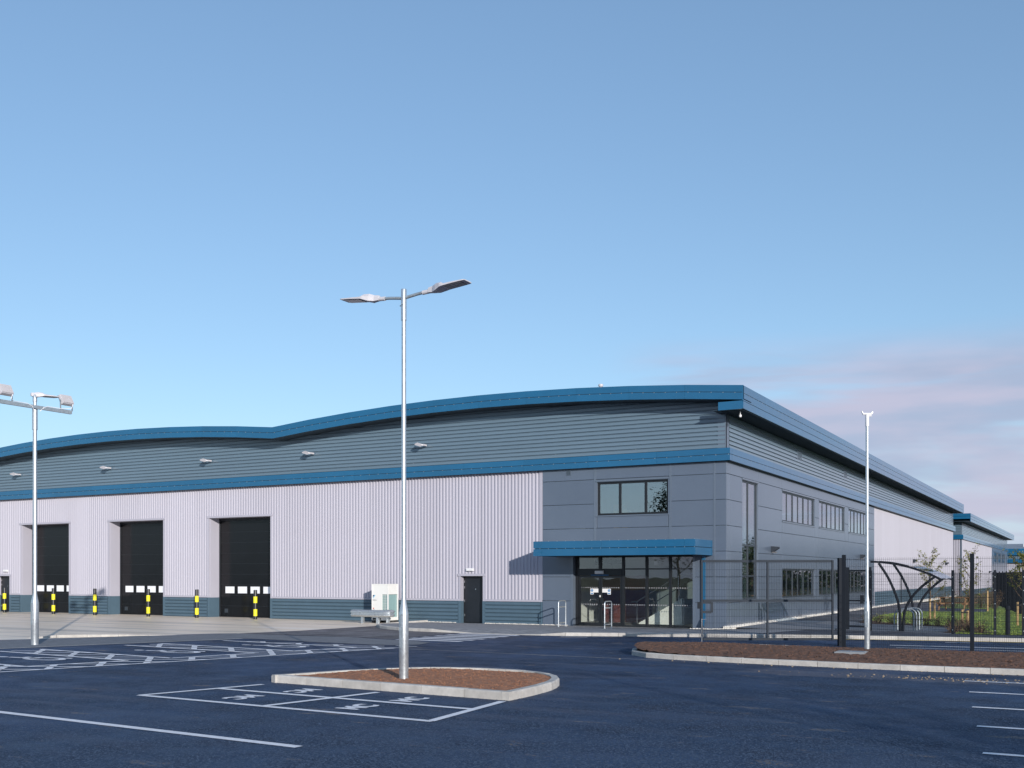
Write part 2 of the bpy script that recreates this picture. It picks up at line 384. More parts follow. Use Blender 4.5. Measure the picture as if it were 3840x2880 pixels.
def text_mesh(body, size, m, name, extrude=0.0, bold=0.0):
    cu = bpy.data.curves.new(name, 'FONT'); cu.body = body; cu.size = size; cu.extrude = extrude; cu.align_x = 'CENTER'; cu.align_y = 'CENTER'; cu.offset = bold
    t = bpy.data.objects.new(name, cu); col.objects.link(t)
    dg = bpy.context.evaluated_depsgraph_get(); me = bpy.data.meshes.new_from_object(t.evaluated_get(dg))
    bpy.data.objects.remove(t); bpy.data.curves.remove(cu)
    me.materials.clear(); me.materials.append(MATS[m]); return me

# ------------------------------------------------------------------ ground
def sheet(name, poly, z, m, label=None, cat=None, parent=None):
    mb = MB(); mb.add([(x, y, z) for x, y in poly], [tuple(range(len(poly)))])
    me = mb.mesh(name, m, (0, 0, 0), recalc=False)
    bm = bmesh.new(); bm.from_mesh(me); bmesh.ops.triangulate(bm, faces=bm.faces)
    for f in bm.faces:
        if f.normal.z < 0: f.normal_flip()
    bm.to_mesh(me); bm.free()
    o = bpy.data.objects.new(name, me); col.objects.link(o); ORG[o] = Vector((0, 0, 0))
    if parent is not None: o.parent = parent
    else: props(o, label, cat, kind='structure')
    return o
YF, XR = 39.55, -12.5       # planes of the two walls
Z1 = 0.12                   # footway level
sheet('ground', [(-1500, -900), (1500, -900), (1500, 2000), (-1500, 2000)], -0.03, 'field', 'grass fields running out to the horizon around the site', 'ground')
car_park = sheet('car_park', [(-95, -60), (60, -60), (60, 40.5), (-95, 40.5)], 0.0, 'asphalt', 'dark blue-black asphalt car park and access road', 'car park')
yard = sheet('concrete_yard', [(-95, 2), (-37.6, 2), (-31.1, 22.4), (-28.9, 26.6), (-27.2, 29.0), (-26.6, 31.4), (-26.5, 34.3), (-26.5, 40.2), (-95, 40.2)], 0.004, 'concrete', 'pale concrete service yard with tyre streaks below the loading doors', 'yard')
sheet('side_road', [(-27.4, 28.75), (-26.7, 31.4), (-26.45, 36.2), (-22, 34), (-20.5, 33), (-20.4, 28.5), (-22, 29)], 0.0042, 'asphalt_grey', 'lighter grey tarmac lane between yard and crossing', 'road')

# flush block-paved path from the yard edge round to the zebra crossing
sheet('paved_path', [(-35.6, 6.0), (-31.9, 6.0), (-30.2, 10.5), (-27.55, 19.3), (-26.6, 21.9), (-25.3, 25.2), (-24.9, 26.4), (-24.3, 26.55), (-22.1, 26.2), (-19.3, 26.0), (-18.5, 26.15), (-18.05, 26.75), (-18.3, 27.75), (-19.3, 28.2), (-20.7, 28.35), (-22.4, 28.9), (-24.6, 28.6), (-27.5, 28.75), (-28.1, 28.2), (-29.9, 24.6), (-31.4, 21.9)], 0.009, 'paver_path', 'grey block-paved path between concrete yard and disabled bays', 'path')

def resample(pts, step, closed=False):
    P = [Vector((p[0], p[1])) for p in pts]
    if closed: P.append(P[0])
    seg = [(P[i + 1] - P[i]).length for i in range(len(P) - 1)]; T = sum(seg); n = max(1, round(T / step)); out = []
    for k in range(n + 1):
        s = T * k / n; i = 0
        while i < len(seg) - 1 and s > seg[i]: s -= seg[i]; i += 1
        out.append(P[i].lerp(P[i + 1], s / seg[i]))
    return out
def smooth_poly(pts, it=2, closed=False):
    P = [Vector((p[0], p[1])) for p in pts]
    for _ in range(it):
        Q = []
        n = len(P)
        if not closed: Q.append(P[0])
        for i in range(n if closed else n - 1):
            a, b_ = P[i], P[(i + 1) % n]
            Q += [a.lerp(b_, 0.25), a.lerp(b_, 0.75)]
        if not closed: Q.append(P[-1])
        P = Q
    return P
def kerb(parent, pts, h, side=1, w=0.14, step=0.915, closed=False, m='kerb', z0=-0.05, seed=1):
    """individual kerb stones along a line; h is a number or a function of the point"""
    r2 = random.Random(seed)
    P = resample(pts, step, closed); n = len(P)
    def nrm(i):
        if closed: a, b_ = P[(i - 1) % (n - 1)], P[(i + 1) % (n - 1)]
        else: a, b_ = P[max(i - 1, 0)], P[min(i + 1, n - 1)]
        d = (b_ - a).normalized(); return Vector((-d.y, d.x)) * side
    hf = h if callable(h) else (lambda p: h)
    for i in range(n - 1):
        a, b_ = P[i], P[i + 1]; na, nb = nrm(i), nrm(i + 1); t = (b_ - a).normalized() * 0.005
        dz = r2.uniform(-0.003, 0.003); mb = MB(); vs = []
        for p, nn in ((a + t, na), (b_ - t, nb)):
            hh = hf(p) + dz
            for off, z in ((0, z0), (0, hh - 0.022), (0.02, hh), (w, hh), (w, z0)):
                q = p + nn * off; vs.append((q.x, q.y, z))
        mb.add(vs, [(0, 1, 6, 5), (1, 2, 7, 6), (2, 3, 8, 7), (3, 4, 9, 8), (4, 3, 2, 1, 0), (5, 6, 7, 8, 9), (4, 0, 5, 9)])
        ob('kerb_stone', mb, m, parent)

def pip(x, y, poly):
    ins = False; n = len(poly); j = n - 1
    for i in range(n):
        xi, yi, xj, yj = poly[i][0], poly[i][1], poly[j][0], poly[j][1]
        if (yi > y) != (yj > y) and x < (xj - xi) * (y - yi) / (yj - yi) + xi: ins = not ins
        j = i
    return ins
from mathutils import noise as mnoise
def crest(y):
    return 0.15 * max(0.0, math.sin(math.pi * min(1, max(0, (y - 24.9) / 4.7)))) ** 0.8
def soil_mesh(poly, step, z, amp, mound, cr=0.0):
    xs = [p[0] for p in poly]; ys = [p[1] for p in poly]; mb = MB(); idx = {}
    x0, y0 = min(xs), min(ys); nx = int((max(xs) - x0) / step) + 2; ny = int((max(ys) - y0) / step) + 2
    def vid(i, j):
        if (i, j) not in idx:
            x, y = x0 + i * step, y0 + j * step
            h = z + mound * (0.5 + 0.5 * mnoise.noise((x * 0.6, y * 0.6, 3.1))) + cr * crest(y) + amp * mnoise.fractal((x * 5, y * 5, 0), 0.8, 2.0, 3) + rnd.uniform(-1, 1) * amp * 0.35
            idx[(i, j)] = len(mb.v); mb.v.append((x, y, h))
        return idx[(i, j)]
    for i in range(nx):
        for j in range(ny):
            if pip(x0 + (i + .5) * step, y0 + (j + .5) * step, poly): mb.f.append((vid(i, j), vid(i + 1, j), vid(i + 1, j + 1), vid(i, j + 1)))
    return mb
OCT = [(1, 0, 0), (-1, 0, 0), (0, 1, 0), (0, -1, 0), (0, 0, 1), (0, 0, -1)]
OCF = [(0, 2, 4), (2, 1, 4), (1, 3, 4), (3, 0, 4), (2, 0, 5), (1, 2, 5), (3, 1, 5), (0, 3, 5)]
def clods(mb, spots, smin, smax, zf, flat=0.7):
    for x, y in spots:
        s = smin + (smax - smin) * rnd.random() ** 2.5; a = rnd.random() * 6.28; ca, sa = math.cos(a), math.sin(a); z = zf(x, y)
        vs = []
        for vx, vy, vz in OCT:
            k = s * rnd.uniform(0.7, 1.2); vs.append((x + (vx * ca - vy * sa) * k, y + (vx * sa + vy * ca) * k, z + vz * k * flat))
        mb.add(vs, OCF)
def inset(poly, w):
    P = [Vector((p[0], p[1])) for p in poly]; n = len(P); out = []
    for i in range(n):
        d = (P[(i + 1) % n] - P[i - 1]).normalized(); out.append(tuple(P[i] + Vector((-d.y, d.x)) * w))
    return out
def rand_in(poly, n):
    xs = [p[0] for p in poly]; ys = [p[1] for p in poly]; out = []
    while len(out) < n:
        x, y = rnd.uniform(min(xs), max(xs)), rnd.uniform(min(ys), max(ys))
        if pip(x, y, poly): out.append((x, y))
    return out

# kerbed planting island behind the motorcycle bays
isl = [(-14.25, 15.9), (-13.0, 15.80), (-11.4, 15.68), (-10.0, 15.57), (-8.63, 15.48)] + [tuple(p) for p in smooth_poly([(-8.63, 15.5), (-8.63, 16.4), (-8.75, 17.5), (-9.2, 18.6), (-10.2, 19.3), (-11.5, 19.35), (-12.6, 18.95), (-13.3, 18.2), (-13.75, 17.2), (-14.2, 15.98)], 2)][1:]
island = thing('planting_island', (-11.4, 17.2, 0), 'D-shaped kerbed island of bare brown soil behind the motorcycle bays', 'planting bed', kind='structure')
ob('soil', soil_mesh(inset(isl, 0.11), 0.045, 0.095, 0.014, 0.06), 'soil', island, recalc=False)
kerb(island, isl[:5], 0.15, 1, 0.15, 0.9, seed=3); kerb(island, isl[4:] + [isl[0]], 0.149, 1, 0.15, 0.45, seed=13)
mbc = MB(); inner = [tuple(Vector((-11.4, 17.2)).lerp(Vector(p), 0.93)) for p in isl]
clods(mbc, rand_in(inner, 3200), 0.004, 0.026, lambda x, y: 0.125 + 0.06 * (0.5 * mnoise.noise((x * 0.6, y * 0.6, 3.1))))
ob('soil_crumbs', mbc, 'soil', island, kind='stuff')
# long kerbed bed along the fence
bed_front = [(-9.6, 25.12), (-8.3, 24.93), (-6.97, 24.8), (-4.0, 24.66), (-1.3, 24.66), (2, 24.7), (9, 24.8)]
nose = [tuple(p) for p in smooth_poly([(-9.6, 29.95), (-10.5, 29.2), (-11.05, 28.2), (-11.2, 27.2), (-10.95, 26.2), (-10.4, 25.5), (-9.6, 25.12)], 2)]
bed_back = [(9, 29.0), (2, 29.15), (-1.5, 29.35), (-4, 29.62), (-6.3, 29.95), (-7.8, 30.2), (-8.8, 30.22), (-9.6, 29.95)]
bedp = nose[:-1] + bed_front + bed_back[:-1]
bed = thing('planting_bed', (-4, 27.2, 0), 'long kerbed bed of dark brown mulch below the mesh fence', 'planting bed', kind='structure')
ob('soil', soil_mesh(inset(bedp, 0.11), 0.06, 0.085, 0.022, 0.05, 1.0), 'soil_dark', bed, recalc=False)
kerb(bed, nose[:-1] + bed_front, 0.125, 1, 0.14, 0.915, seed=4)
kerb(bed, bed_back, 0.125, 1, 0.14, 0.915, seed=5)
mbc = MB(); clods(mbc, rand_in([(-10.4, 25.9), (-9.3, 25.4), (-1, 24.95), (2, 24.95), (2, 29), (-6, 29.7), (-9.4, 29.6), (-10.7, 28)], 6000), 0.005, 0.035, lambda x, y: 0.112 + crest(y) + 0.025 * mnoise.noise((x * 0.6, y * 0.6, 3.1)))
ob('mulch_chips', mbc, 'soil_dark', bed, kind='stuff')

t = thing('inspection_cover', (-5.2, 26.4, .22), 'flat grey steel inspection cover set in the mulch bed', 'cover')
mb = MB(); mb.box(-5.55, -4.85, 26.15, 26.65, .16, .262); ob('frame', mb, 'far_grey', t)
for i in range(2): mb = MB(); mb.box(-5.52 + i * .33, -5.21 + i * .33, 26.18, 26.62, .2622, .272); ob('plate', mb, 'far_grey', t)
# raised footway in front of the building and round its right-hand side
fw = [(-26.35, 36.6), (-26.28, 35.9), (-25.85, 35.1), (-25.1, 34.35), (-24.2, 33.75), (-23.4, 33.35), (-22.5, 33.12), (-21.4, 33.0), (-20.35, 32.95), (-17.45, 32.95), (-16.55, 33.08), (-15.6, 33.4), (-13.8, 34.1), (-12, 34.75), (-9.6, 35.5), (-7.2, 36.12), (-4.6, 36.68), (-2, 37.12), (2, 37.6), (8, 38.2), (20, 39.0)]
def fw_h(p):
    x = p[0]
    if x < -21.35 or x > -16.5: return Z1
    if x < -20.35: return Z1 - 0.105 * (x + 21.35)
    if x > -17.45: return 0.015 + 0.105 * (x + 17.45) / 0.95
    return 0.015
ZW = 0.03                   # level at the foot of the front wall
def pz(x, y):
    k = max(0.0, min(1.0, (x + 13.0) / 2.0)); zw = ZW + (Z1 - ZW) * k; t = max(0.0, min(1.0, (39.55 - y) / 4.5))
    return zw + (Z1 - 0.002 - zw) * t
fwd = resample(fw, 0.3)
mb = MB()
ins = [Vector((p.x, p.y)) + Vector((0.0, 1.3)) for p in fwd]
for p in fwd: mb.v.append((p.x, p.y + 0.06, fw_h(p) - 0.006))
for p, q in zip(fwd, ins): mb.v.append((min(q.x, 99), min(q.y, 39.5), pz(q.x, q.y)))
k = len(fwd)
for i in range(k - 1): mb.f.append((i, i + 1, k + i + 1, k + i))
for p in fwd: mb.v.append((p.x, 39.6, pz(p.x, 39.6)))
for i in range(k - 1): mb.f.append((k + i, k + i + 1, 2 * k + i + 1, 2 * k + i))
footway = ob('footway', mb, 'paver', None, 'grey block-paved footway along the front of the warehouse', 'pavement', kind='structure', recalc=False)
kerb(footway, [(-26.35, 39.5)] + fw, fw_h, -1 if False else 1, 0.14, 0.915, seed=6)
garden = sheet('garden_path', [(-12.6, 39.4), (20, 39.4), (20, 84), (-12.6, 84)], Z1 + 0.002, 'asphalt_grey', 'grey tarmac path along the side wall of the warehouse', 'path')
sheet('footpath', [(-10.2, 35.5), (-7.2, 36.3), (-4.6, 36.86), (-2, 37.3), (2, 37.78), (8, 38.38), (20, 39.2), (20, 39.7), (2, 38.75), (-2.0, 38.72), (-4.3, 38.75), (-6.8, 39.25), (-9.2, 39.3)], Z1 + 0.006, 'asphalt_path', 'dark tarmac footpath behind the far kerb', 'path')
sheet('shelter_paving', [(-12.1, 39.35), (-6.8, 39.3), (-4.75, 39.35), (-4.6, 40.4), (-4.9, 43.6), (-6.2, 44.3), (-8.2, 45.0), (-9.3, 47), (-12.1, 47)], Z1 + 0.010, 'flag', 'pale grey paved pad under the cycle shelter', 'paving')
lawn_poly = [(-4.2, 38.85), (2, 38.9), (18, 40), (18, 82), (-9.0, 82), (-8.6, 70), (-5.6, 68.2), (-5.25, 62.8), (-9.2, 62.2), (-9.5, 56), (-9.15, 51), (-8.4, 47.4), (-7.6, 45.9), (-6.0, 44.8), (-4.7, 43.9), (-4.3, 41.5)]
lawn = sheet('lawn', lawn_poly, Z1 + 0.014, 'grass', 'mown green lawn behind the black mesh fence', 'lawn')
sheet('picnic_pad', [(-9.2, 62.3), (-5.3, 62.9), (-5.65, 68.1), (-8.6, 69.6), (-9.3, 69.8)], Z1 + 0.011, 'asphalt_path', 'dark tarmac pad under the picnic table', 'paving')
mb = MB()
near = [p for p in lawn_poly]
n = 0
while n < 26000:
    y = 38.9 + 31 * rnd.random() ** 1.5; x = rnd.uniform(-9.5, -0.8)
    if not pip(x, y, lawn_poly): continue
    n += 1; a = rnd.random() * 6.28; w = rnd.uniform(0.012, 0.03); h = rnd.uniform(0.012, 0.03); lx, ly = rnd.uniform(-.03, .03), rnd.uniform(-.03, .03)
    mb.add([(x - w * math.cos(a), y - w * math.sin(a), 0.13), (x + w * math.cos(a), y + w * math.sin(a), 0.13), (x + lx, y + ly, 0.134 + h)], [(0, 1, 2)])
ob('grass_blades', mb, 'blade', None, 'short green grass blades over the lawn', 'grass', kind='stuff', recalc=False)
# planting border between cycle shelter and lawn
border = [(-9.0, 47.0), (-8.3, 45.2), (-6.4, 44.5), (-4.95, 43.8), (-4.55, 41.0), (-4.65, 39.35), (-3.2, 39.1), (-3.0, 40.2), (-3.7, 42.5), (-4.2, 44.5), (-6.0, 45.9), (-7.8, 47.0), (-8.6, 48.5)]
sheet('mulch_border', border, Z1 + 0.020, 'soil_dark', 'strip of brown mulch between cycle shelter and lawn', 'planting bed')
# white pebble margin at the wall foot
gm = MB()
gm.box(XR + 0.02, XR + 0.45, 39.2, 113.0, 0.03, Z1 + 0.018)
sp = [(rnd.uniform(XR + .03, XR + .44), 39.2 + 74 * rnd.random() ** 1.7) for _ in range(5200)]
clods(gm, sp, 0.02, 0.055, lambda x, y: Z1 + 0.03)
sp = [(rnd.uniform(-13.75, XR + .44), rnd.uniform(39.05, 39.3)) for _ in range(420)] + [(rnd.uniform(-26.2, -24.7), rnd.uniform(39.34, 39.5)) for _ in range(280)] + [(rnd.uniform(-23.2, -19.2), rnd.uniform(39.32, 39.5)) for _ in range(720)]
clods(gm, sp, 0.015, 0.045, lambda x, y: pz(x, y) + .015)
ob('gravel_margin', gm, 'pebble', None, 'strip of white pebbles along the foot of the warehouse wall', 'gravel', kind='stuff', recalc=False)

# ------------------------------------------------------------------ painted markings (children of the car park)
def stripe(a, b, w=0.14, z=0.008, m='line_white', name='parking_line', parent=car_park):
    a, b = Vector((a[0], a[1])), Vector((b[0], b[1])); d = (b - a).normalized(); nn = Vector((-d.y, d.x)) * w / 2
    mb = MB(); mb.add([(*(a - nn), z), (*(b - nn), z), (*(b + nn), z), (*(a + nn), z)], [(0, 1, 2, 3)])
    return ob(name, mb, m, parent, recalc=False)
# motorcycle bays
stripe((-14.72, 13.02), (-8.36, 12.72)); stripe((-14.27, 14.5), (-8.55, 14.18), z=0.0088)
stripe((-14.68, 13.0), (-14.06, 15.45), z=0.0096); stripe((-8.40, 12.72), (-8.66, 15.3), z=0.0096); stripe((-11.72, 12.9), (-11.3, 15.4), z=0.0096)
mc = text_mesh('MC', 0.66, 'line_white', 'bay_lettering', bold=0.03)
for x, y, a in ((-10.31, 13.55, 90), (-10.16, 14.80, 90), (-12.92, 13.68, -90), (-12.68, 14.95, -90)):
    o = inst('bay_lettering', mc, car_park, (x, y, 0.008), R(a)); o.scale = (0.68, 0.86, 1)
stripe((-24, 10.86), (-8.54, 10.02), 0.15)
for y, x in ((22.78, -2.3), (20.65, -2.0), (18.3, -1.73), (16.0, -1.45), (13.6, -1.17), (11.2, -0.9)):
    stripe((x, y), (x + 4.8, y), 0.13)
# disabled bays: slanted front edge, hatched access strips
fd = Vector((3.08, 10.31)).normalized()
def fpt(t, off=0.0):  # along the front line; off = metres back in -X
    q = Vector((-20.9, 14.67)) + fd * t; return Vector((q.x - off, q.y + off * 0.09))
stripe(fpt(-6), fpt(10.85)); mk = 0.0088
YS = [(8.5, 9.6), (12.0, 13.12), (15.55, 16.7), (18.98, 20.08), (22.35, 23.42), (25.9, 26.9)]
def line_y(yc, x):   # a bay separator through (-20.7, yc)
    return yc - 0.09 * (x + 20.7) + (0.0)
SEP = [(11.35, 12.5), (14.75, 15.85), (18.2, 19.28), (21.68, 22.78), (24.82, 25.9)]
BACK = -6.0
def front_x(y): return -20.9 + (y - 14.67) * 3.08 / 10.31
def sep_poly(lo, hi):
    x1 = front_x(lo) - 1.12
    return lo, hi
for i, (lo, hi) in enumerate(SEP):
    for yy in (lo, hi):
        xi = front_x(yy) - 1.12
        if i == 4 and yy == hi: continue
        xb = xi - 5.75
        stripe((xi, yy), (xb, yy + 0.09 * 5.75), z=mk)
for (a, b_) in zip(SEP[:-1], SEP[1:]):   # inner front line of each bay
    ya, yb = a[1], b_[0]
    stripe((front_x(ya) - 1.12, ya), (front_x(yb) - 1.12, yb), z=mk)
def in_hatch(x, y):
    fx = front_x(y)
    if x > fx: return False
    if x > fx - 1.14: return y < 25.6
    yy = y + 0.09 * (x - (fx - 1.12))
    return any(lo <= yy <= hi for lo, hi in SEP) and x > fx - 6.9
def hatch(direction, spacing, cs, w):
    d = Vector((math.cos(direction), math.sin(direction))); nn = Vector((-d.y, d.x))
    base = Vector((-21, 18.5)); c = cs
    for k in range(-12, 13):
        o = base + nn * (c + k * spacing); run = None; t = -14.0
        while t <= 14.0:
            p = o + d * t; ok = in_hatch(p.x, p.y) and p.y > 11.5 and p.y < 25.6
            if ok and run is None: run = t
            if (not ok) and run is not None:
                if t - run > 0.35: stripe(o + d * run, o + d * t, w, 0.0096, name='hatch_line')
                run = None
            t += 0.05
hatch(R(-45), 1.025, 0.30, 0.16)
hatch(R(28), 0.72, 0.1, 0.12)
def ring(mb, cx, cy, r0, r1, a0, a1, n=18):
    o = len(mb.v)
    for i in range(n + 1):
        a = a0 + (a1 - a0) * i / n; mb.v += [(cx + r0 * math.cos(a), cy + r0 * math.sin(a), 0), (cx + r1 * math.cos(a), cy + r1 * math.sin(a), 0)]
    for i in range(n): mb.f.append((o + 2 * i, o + 2 * i + 1, o + 2 * i + 3, o + 2 * i + 2))
wc = MB()    # wheelchair mark: head, back, seat, leg, wheel
ring(wc, -0.12, 0.94, 0.0, 0.15, 0, 6.283, 14); ring(wc, 0.0, -0.28, 0.38, 0.56, R(120), R(355), 22)
def qd(a, b_, w):
    a, b_ = Vector(a), Vector(b_); d = (b_ - a).normalized(); nn = Vector((-d.y, d.x)) * w / 2
    wc.add([(*(a - nn), 0), (*(b_ - nn), 0), (*(b_ + nn), 0), (*(a + nn), 0)], [(0, 1, 2, 3)])
qd((-0.10, 0.74), (0.0, -0.02), 0.22); qd((-0.05, 0.40), (0.38, 0.40), 0.15); qd((-0.05, 0.05), (0.44, 0.05), 0.2); qd((0.38, 0.10), (0.62, -0.64), 0.2); qd((0.55, -0.64), (0.84, -0.54), 0.17)
wme = wc.mesh('wheelchair_mark', 'line_white', recalc=False)
for x, y in ((-23.6, 17.55), (-22.45, 20.98), (-21.4, 24.15)):
    o = inst('wheelchair_mark', wme, car_park, (x, y, 0.008), R(90)); o.scale = (0.62, 1.25, 1)
# zebra crossing
for i, y in enumerate((32.2, 31.65, 30.9, 30.1, 29.4, 28.65)):
    if i == 0: y = 32.42
    stripe((-20.2, y), (-17.72, y), 0.36, 0.0085, name='crossing_stripe')
stripe((-16.1, 32.5), (-15.2, 32.75), 0.12); stripe((-18.4, 26.0), (-17.6, 25.95), 0.1)
# access road lines
stripe((-5.45, 33.42), (3, 34.1), 0.2, name='road_line'); stripe((-5.1, 32.37), (3, 32.8), 0.1, name='road_line')
yl = [(-8.6, 35.58), (-7.1, 35.94), (-4.55, 36.46), (-2, 36.88), (2, 37.36), (8, 37.94)]
for a, b_ in zip(yl[:-1], yl[1:]): stripe(a, b_, 0.17, m='line_yellow', name='yellow_line')
stripe((-4.15, 35.62), (-3.3, 35.78), 0.12, name='road_line')
# pale construction joint across the car park and flush edging by the paved path
stripe((-17.6, 25.06), (-9.4, 24.7), 0.05, 0.003, 'kerb', 'tarmac_joint')
edge = [(-31.95, 6.0), (-30.25, 10.5), (-27.6, 19.3), (-26.65, 21.9), (-25.35, 25.2), (-24.95, 26.4)]
for a, b_ in zip(edge[:-1], edge[1:]): stripe(a, b_, 0.15, 0.011, 'kerb', 'edging_strip')
kerb(yard, [(-31.7, 23.2), (-31.0, 24.0), (-30.2, 24.9), (-29.4, 25.9), (-28.6, 27.0)], lambda p: 0.09 * max(0.12, min(1, (p[0] + 31.7) / 0.7 + 0.1, (-28.6 - p[0]) / 1.5 + 0.05)), -1, 0.16, 0.9, seed=8)
mb = MB()
sp = [(rnd.gauss(-3.0, 1.4), rnd.gauss(22.95, 0.22)) for _ in range(160)] + [(rnd.gauss(-1.2, 0.9), rnd.gauss(23.0, 0.3)) for _ in range(160)] + [(rnd.uniform(-11, -1.2), rnd.gauss(24.55, 0.08)) for _ in range(70)]
clods(mb, sp, 0.005, 0.035, lambda x, y: 0.006, 0.5)
ob('mud_crumbs', mb, 'crumb', None, 'scattered dry mud crumbs beside the kerb of the long bed', 'mud', kind='stuff', recalc=False)

# ------------------------------------------------------------------ warehouse
PITCH = 1 / 6
VPROF = [(0.0, 0.0), (0.055, 0.0), (0.080, 0.042), (0.137, 0.042)]                 # vertical sheets: valley, rib
HPROF = [(0.0, 0.0), (0.028, 0.0), (0.030, 0.055), (0.140, 0.055), (PITCH, 0.0)]   # one horizontal board
def wall_map(plane, kind):
    if kind == 'front': return lambda u, d, z: (u, plane - d, z)
    return lambda u, d, z: (plane + d, u, z)
MF, MR = wall_map(YF, 'front'), wall_map(XR, 'side')
SHEETS = {}
def sheet_piece(root, kind, M, u0, u1, z0, z1, m='white_clad'):
    key = (kind, round(u1 - u0, 3), round(z1 - z0, 3), round((u0 / PITCH) % 1, 2), m)
    if key not in SHEETS:
        pts = []; k = math.floor(u0 / PITCH) - 1
        def dep(u):
            t = (u / PITCH) % 1 * PITCH
            pr = VPROF + [(PITCH, 0.0)]
            for (a, da), (b_, db) in zip(pr[:-1], pr[1:]):
                if a <= t <= b_ + 1e-9: return da + (db - da) * (t - a) / (b_ - a)
            return 0.0
        us = [u0]
        while k * PITCH < u1 + 1e-6:
            for t, _ in VPROF:
                u = k * PITCH + t
                if u0 + 1e-4 < u < u1 - 1e-4: us.append(u)
            k += 1
        us.append(u1)
        mb = MB(); Z = (0, 0, 0)
        for u in us:
            d = dep(u)
            for z in (z0, z1):
                p = M(u, d, z); q = M(u0, 0, z0); mb.v.append((p[0] - q[0], p[1] - q[1], p[2] - q[2]))
        for i in range(len(us) - 1): mb.f.append((2 * i, 2 * i + 2, 2 * i + 3, 2 * i + 1))
        SHEETS[key] = mb.mesh('cladding_sheet', m, recalc=False)
    inst('cladding_sheet', SHEETS[key], root, M(u0, 0, z0))
def subtract(rects, hole):
    out = []; hu0, hu1, hz0, hz1 = hole
    for u0, u1, z0, z1 in rects:
        if hu1 <= u0 + 1e-6 or hu0 >= u1 - 1e-6 or hz1 <= z0 + 1e-6 or hz0 >= z1 - 1e-6: out.append((u0, u1, z0, z1)); continue
        if hu0 > u0: out.append((u0, hu0, z0, z1))
        if hu1 < u1: out.append((hu1, u1, z0, z1))
        a, b_ = max(u0, hu0), min(u1, hu1)
        if hz0 > z0: out.append((a, b_, z0, hz0))
        if hz1 < z1: out.append((a, b_, hz1, z1))
    return [r for r in out if r[1] - r[0] > 0.015 and r[3] - r[2] > 0.015]
def clad(root, kind, M, u0, u1, z0, z1, holes):
    n = math.ceil((u1 - u0) / 1.0 - 1e-6)
    for i in range(n):
        a = u1 - i * 1.0; rects = [(max(u0, a - 1.0), a, z0, z1)]
        for h in holes: rects = subtract(rects, h)
        for r in rects: sheet_piece(root, kind, M, *r)
def boards(root, M, u0, u1, z0, n, m, name='cladding_board', top=None, du=2.0, holes=()):
    """horizontal profiled boards, each its own mesh; top(u) clips them under a curved roof"""
    for i in range(n):
        zb = z0 + i * PITCH; spans = [(u0, u1)]
        for h0, h1 in holes:
            spans = [s for a, b_ in spans for s in ((a, min(b_, h0)), (max(a, h1), b_)) if s[1] - s[0] > 0.05]
        for a, b_ in spans:
            k = max(1, round((b_ - a) / du)) if top else 1; mb = MB()
            for j in range(k):
                if top and mb.f and top(a + (b_ - a) * j / k) <= zb + .01: ob(name, mb, m, root, recalc=False); mb = MB()
                ua, ub = a + (b_ - a) * j / k, a + (b_ - a) * (j + 1) / k
                if top and top(ua) <= zb + .01 and top(ub) <= zb + .01: continue
                for (ta, da), (tb, db) in zip(HPROF[:-1], HPROF[1:]):
                    q = []
                    for u, t, d in ((ua, ta, da), (ub, ta, da), (ub, tb, db), (ua, tb, db)):
                        z = zb + t
                        if top: z = min(z, top(u))
                        q.append(M(u, d, z))
                    mb.add(q, [(0, 1, 2, 3)])
            if mb.f: ob(name, mb, m, root, recalc=False)
def panels(root, M, cols, rows, holes, name='wall_panel', m='grey_panel', gap=0.007, d=0.06):
    for c0, c1 in zip(cols[:-1], cols[1:]):
        for r0, r1 in zip(rows[:-1], rows[1:]):
            rects = [(c0, c1, r0, r1)]
            for h in holes: rects = subtract(rects, h)
            for a, b_, z0, z1 in rects:
                mb = MB(); g = gap
                # shallow bevelled cassette
                o8 = [M(a + g, 0.0, z0 + g), M(b_ - g, 0.0, z0 + g), M(b_ - g, 0.0, z1 - g), M(a + g, 0.0, z1 - g)]
                e = g + 0.006
                f8 = [M(a + g, d - .006, z0 + g), M(b_ - g, d - .006, z0 + g), M(b_ - g, d - .006, z1 - g), M(a + g, d - .006, z1 - g)]
                t8 = [M(a + e, d, z0 + e), M(b_ - e, d, z0 + e), M(b_ - e, d, z1 - e), M(a + e, d, z1 - e)]
                mb.add(o8 + f8 + t8, [(0, 1, 5, 4), (1, 2, 6, 5), (2, 3, 7, 6), (3, 0, 4, 7), (4, 5, 9, 8), (5, 6, 10, 9), (6, 7, 11, 10), (7, 4, 8, 11), (8, 9, 10, 11)])
                ob(name, mb, m, root)
def strip_panels(root, M, u0, u1, tiers, d0, d1, m, name, step=3.0, gap=0.005):
    n = max(1, round((u1 - u0) / step))
    for i in range(n):
        a, b_ = u0 + (u1 - u0) * i / n, u0 + (u1 - u0) * (i + 1) / n
        for z0, z1 in tiers:
            mb = MB(); mb.ubox(M, a + gap / 2, b_ - gap / 2, d0, d1, z0 + 0.011, z1 - 0.011); ob(name, mb, m, root)
def rivets(mb, M, u0, u1, z, d, step=0.5):
    u = u0 + 0.2
    while u < u1: mb.ubox(M, u - .012, u + .012, d - .002, d + .008, z - .012, z + .012); u += step
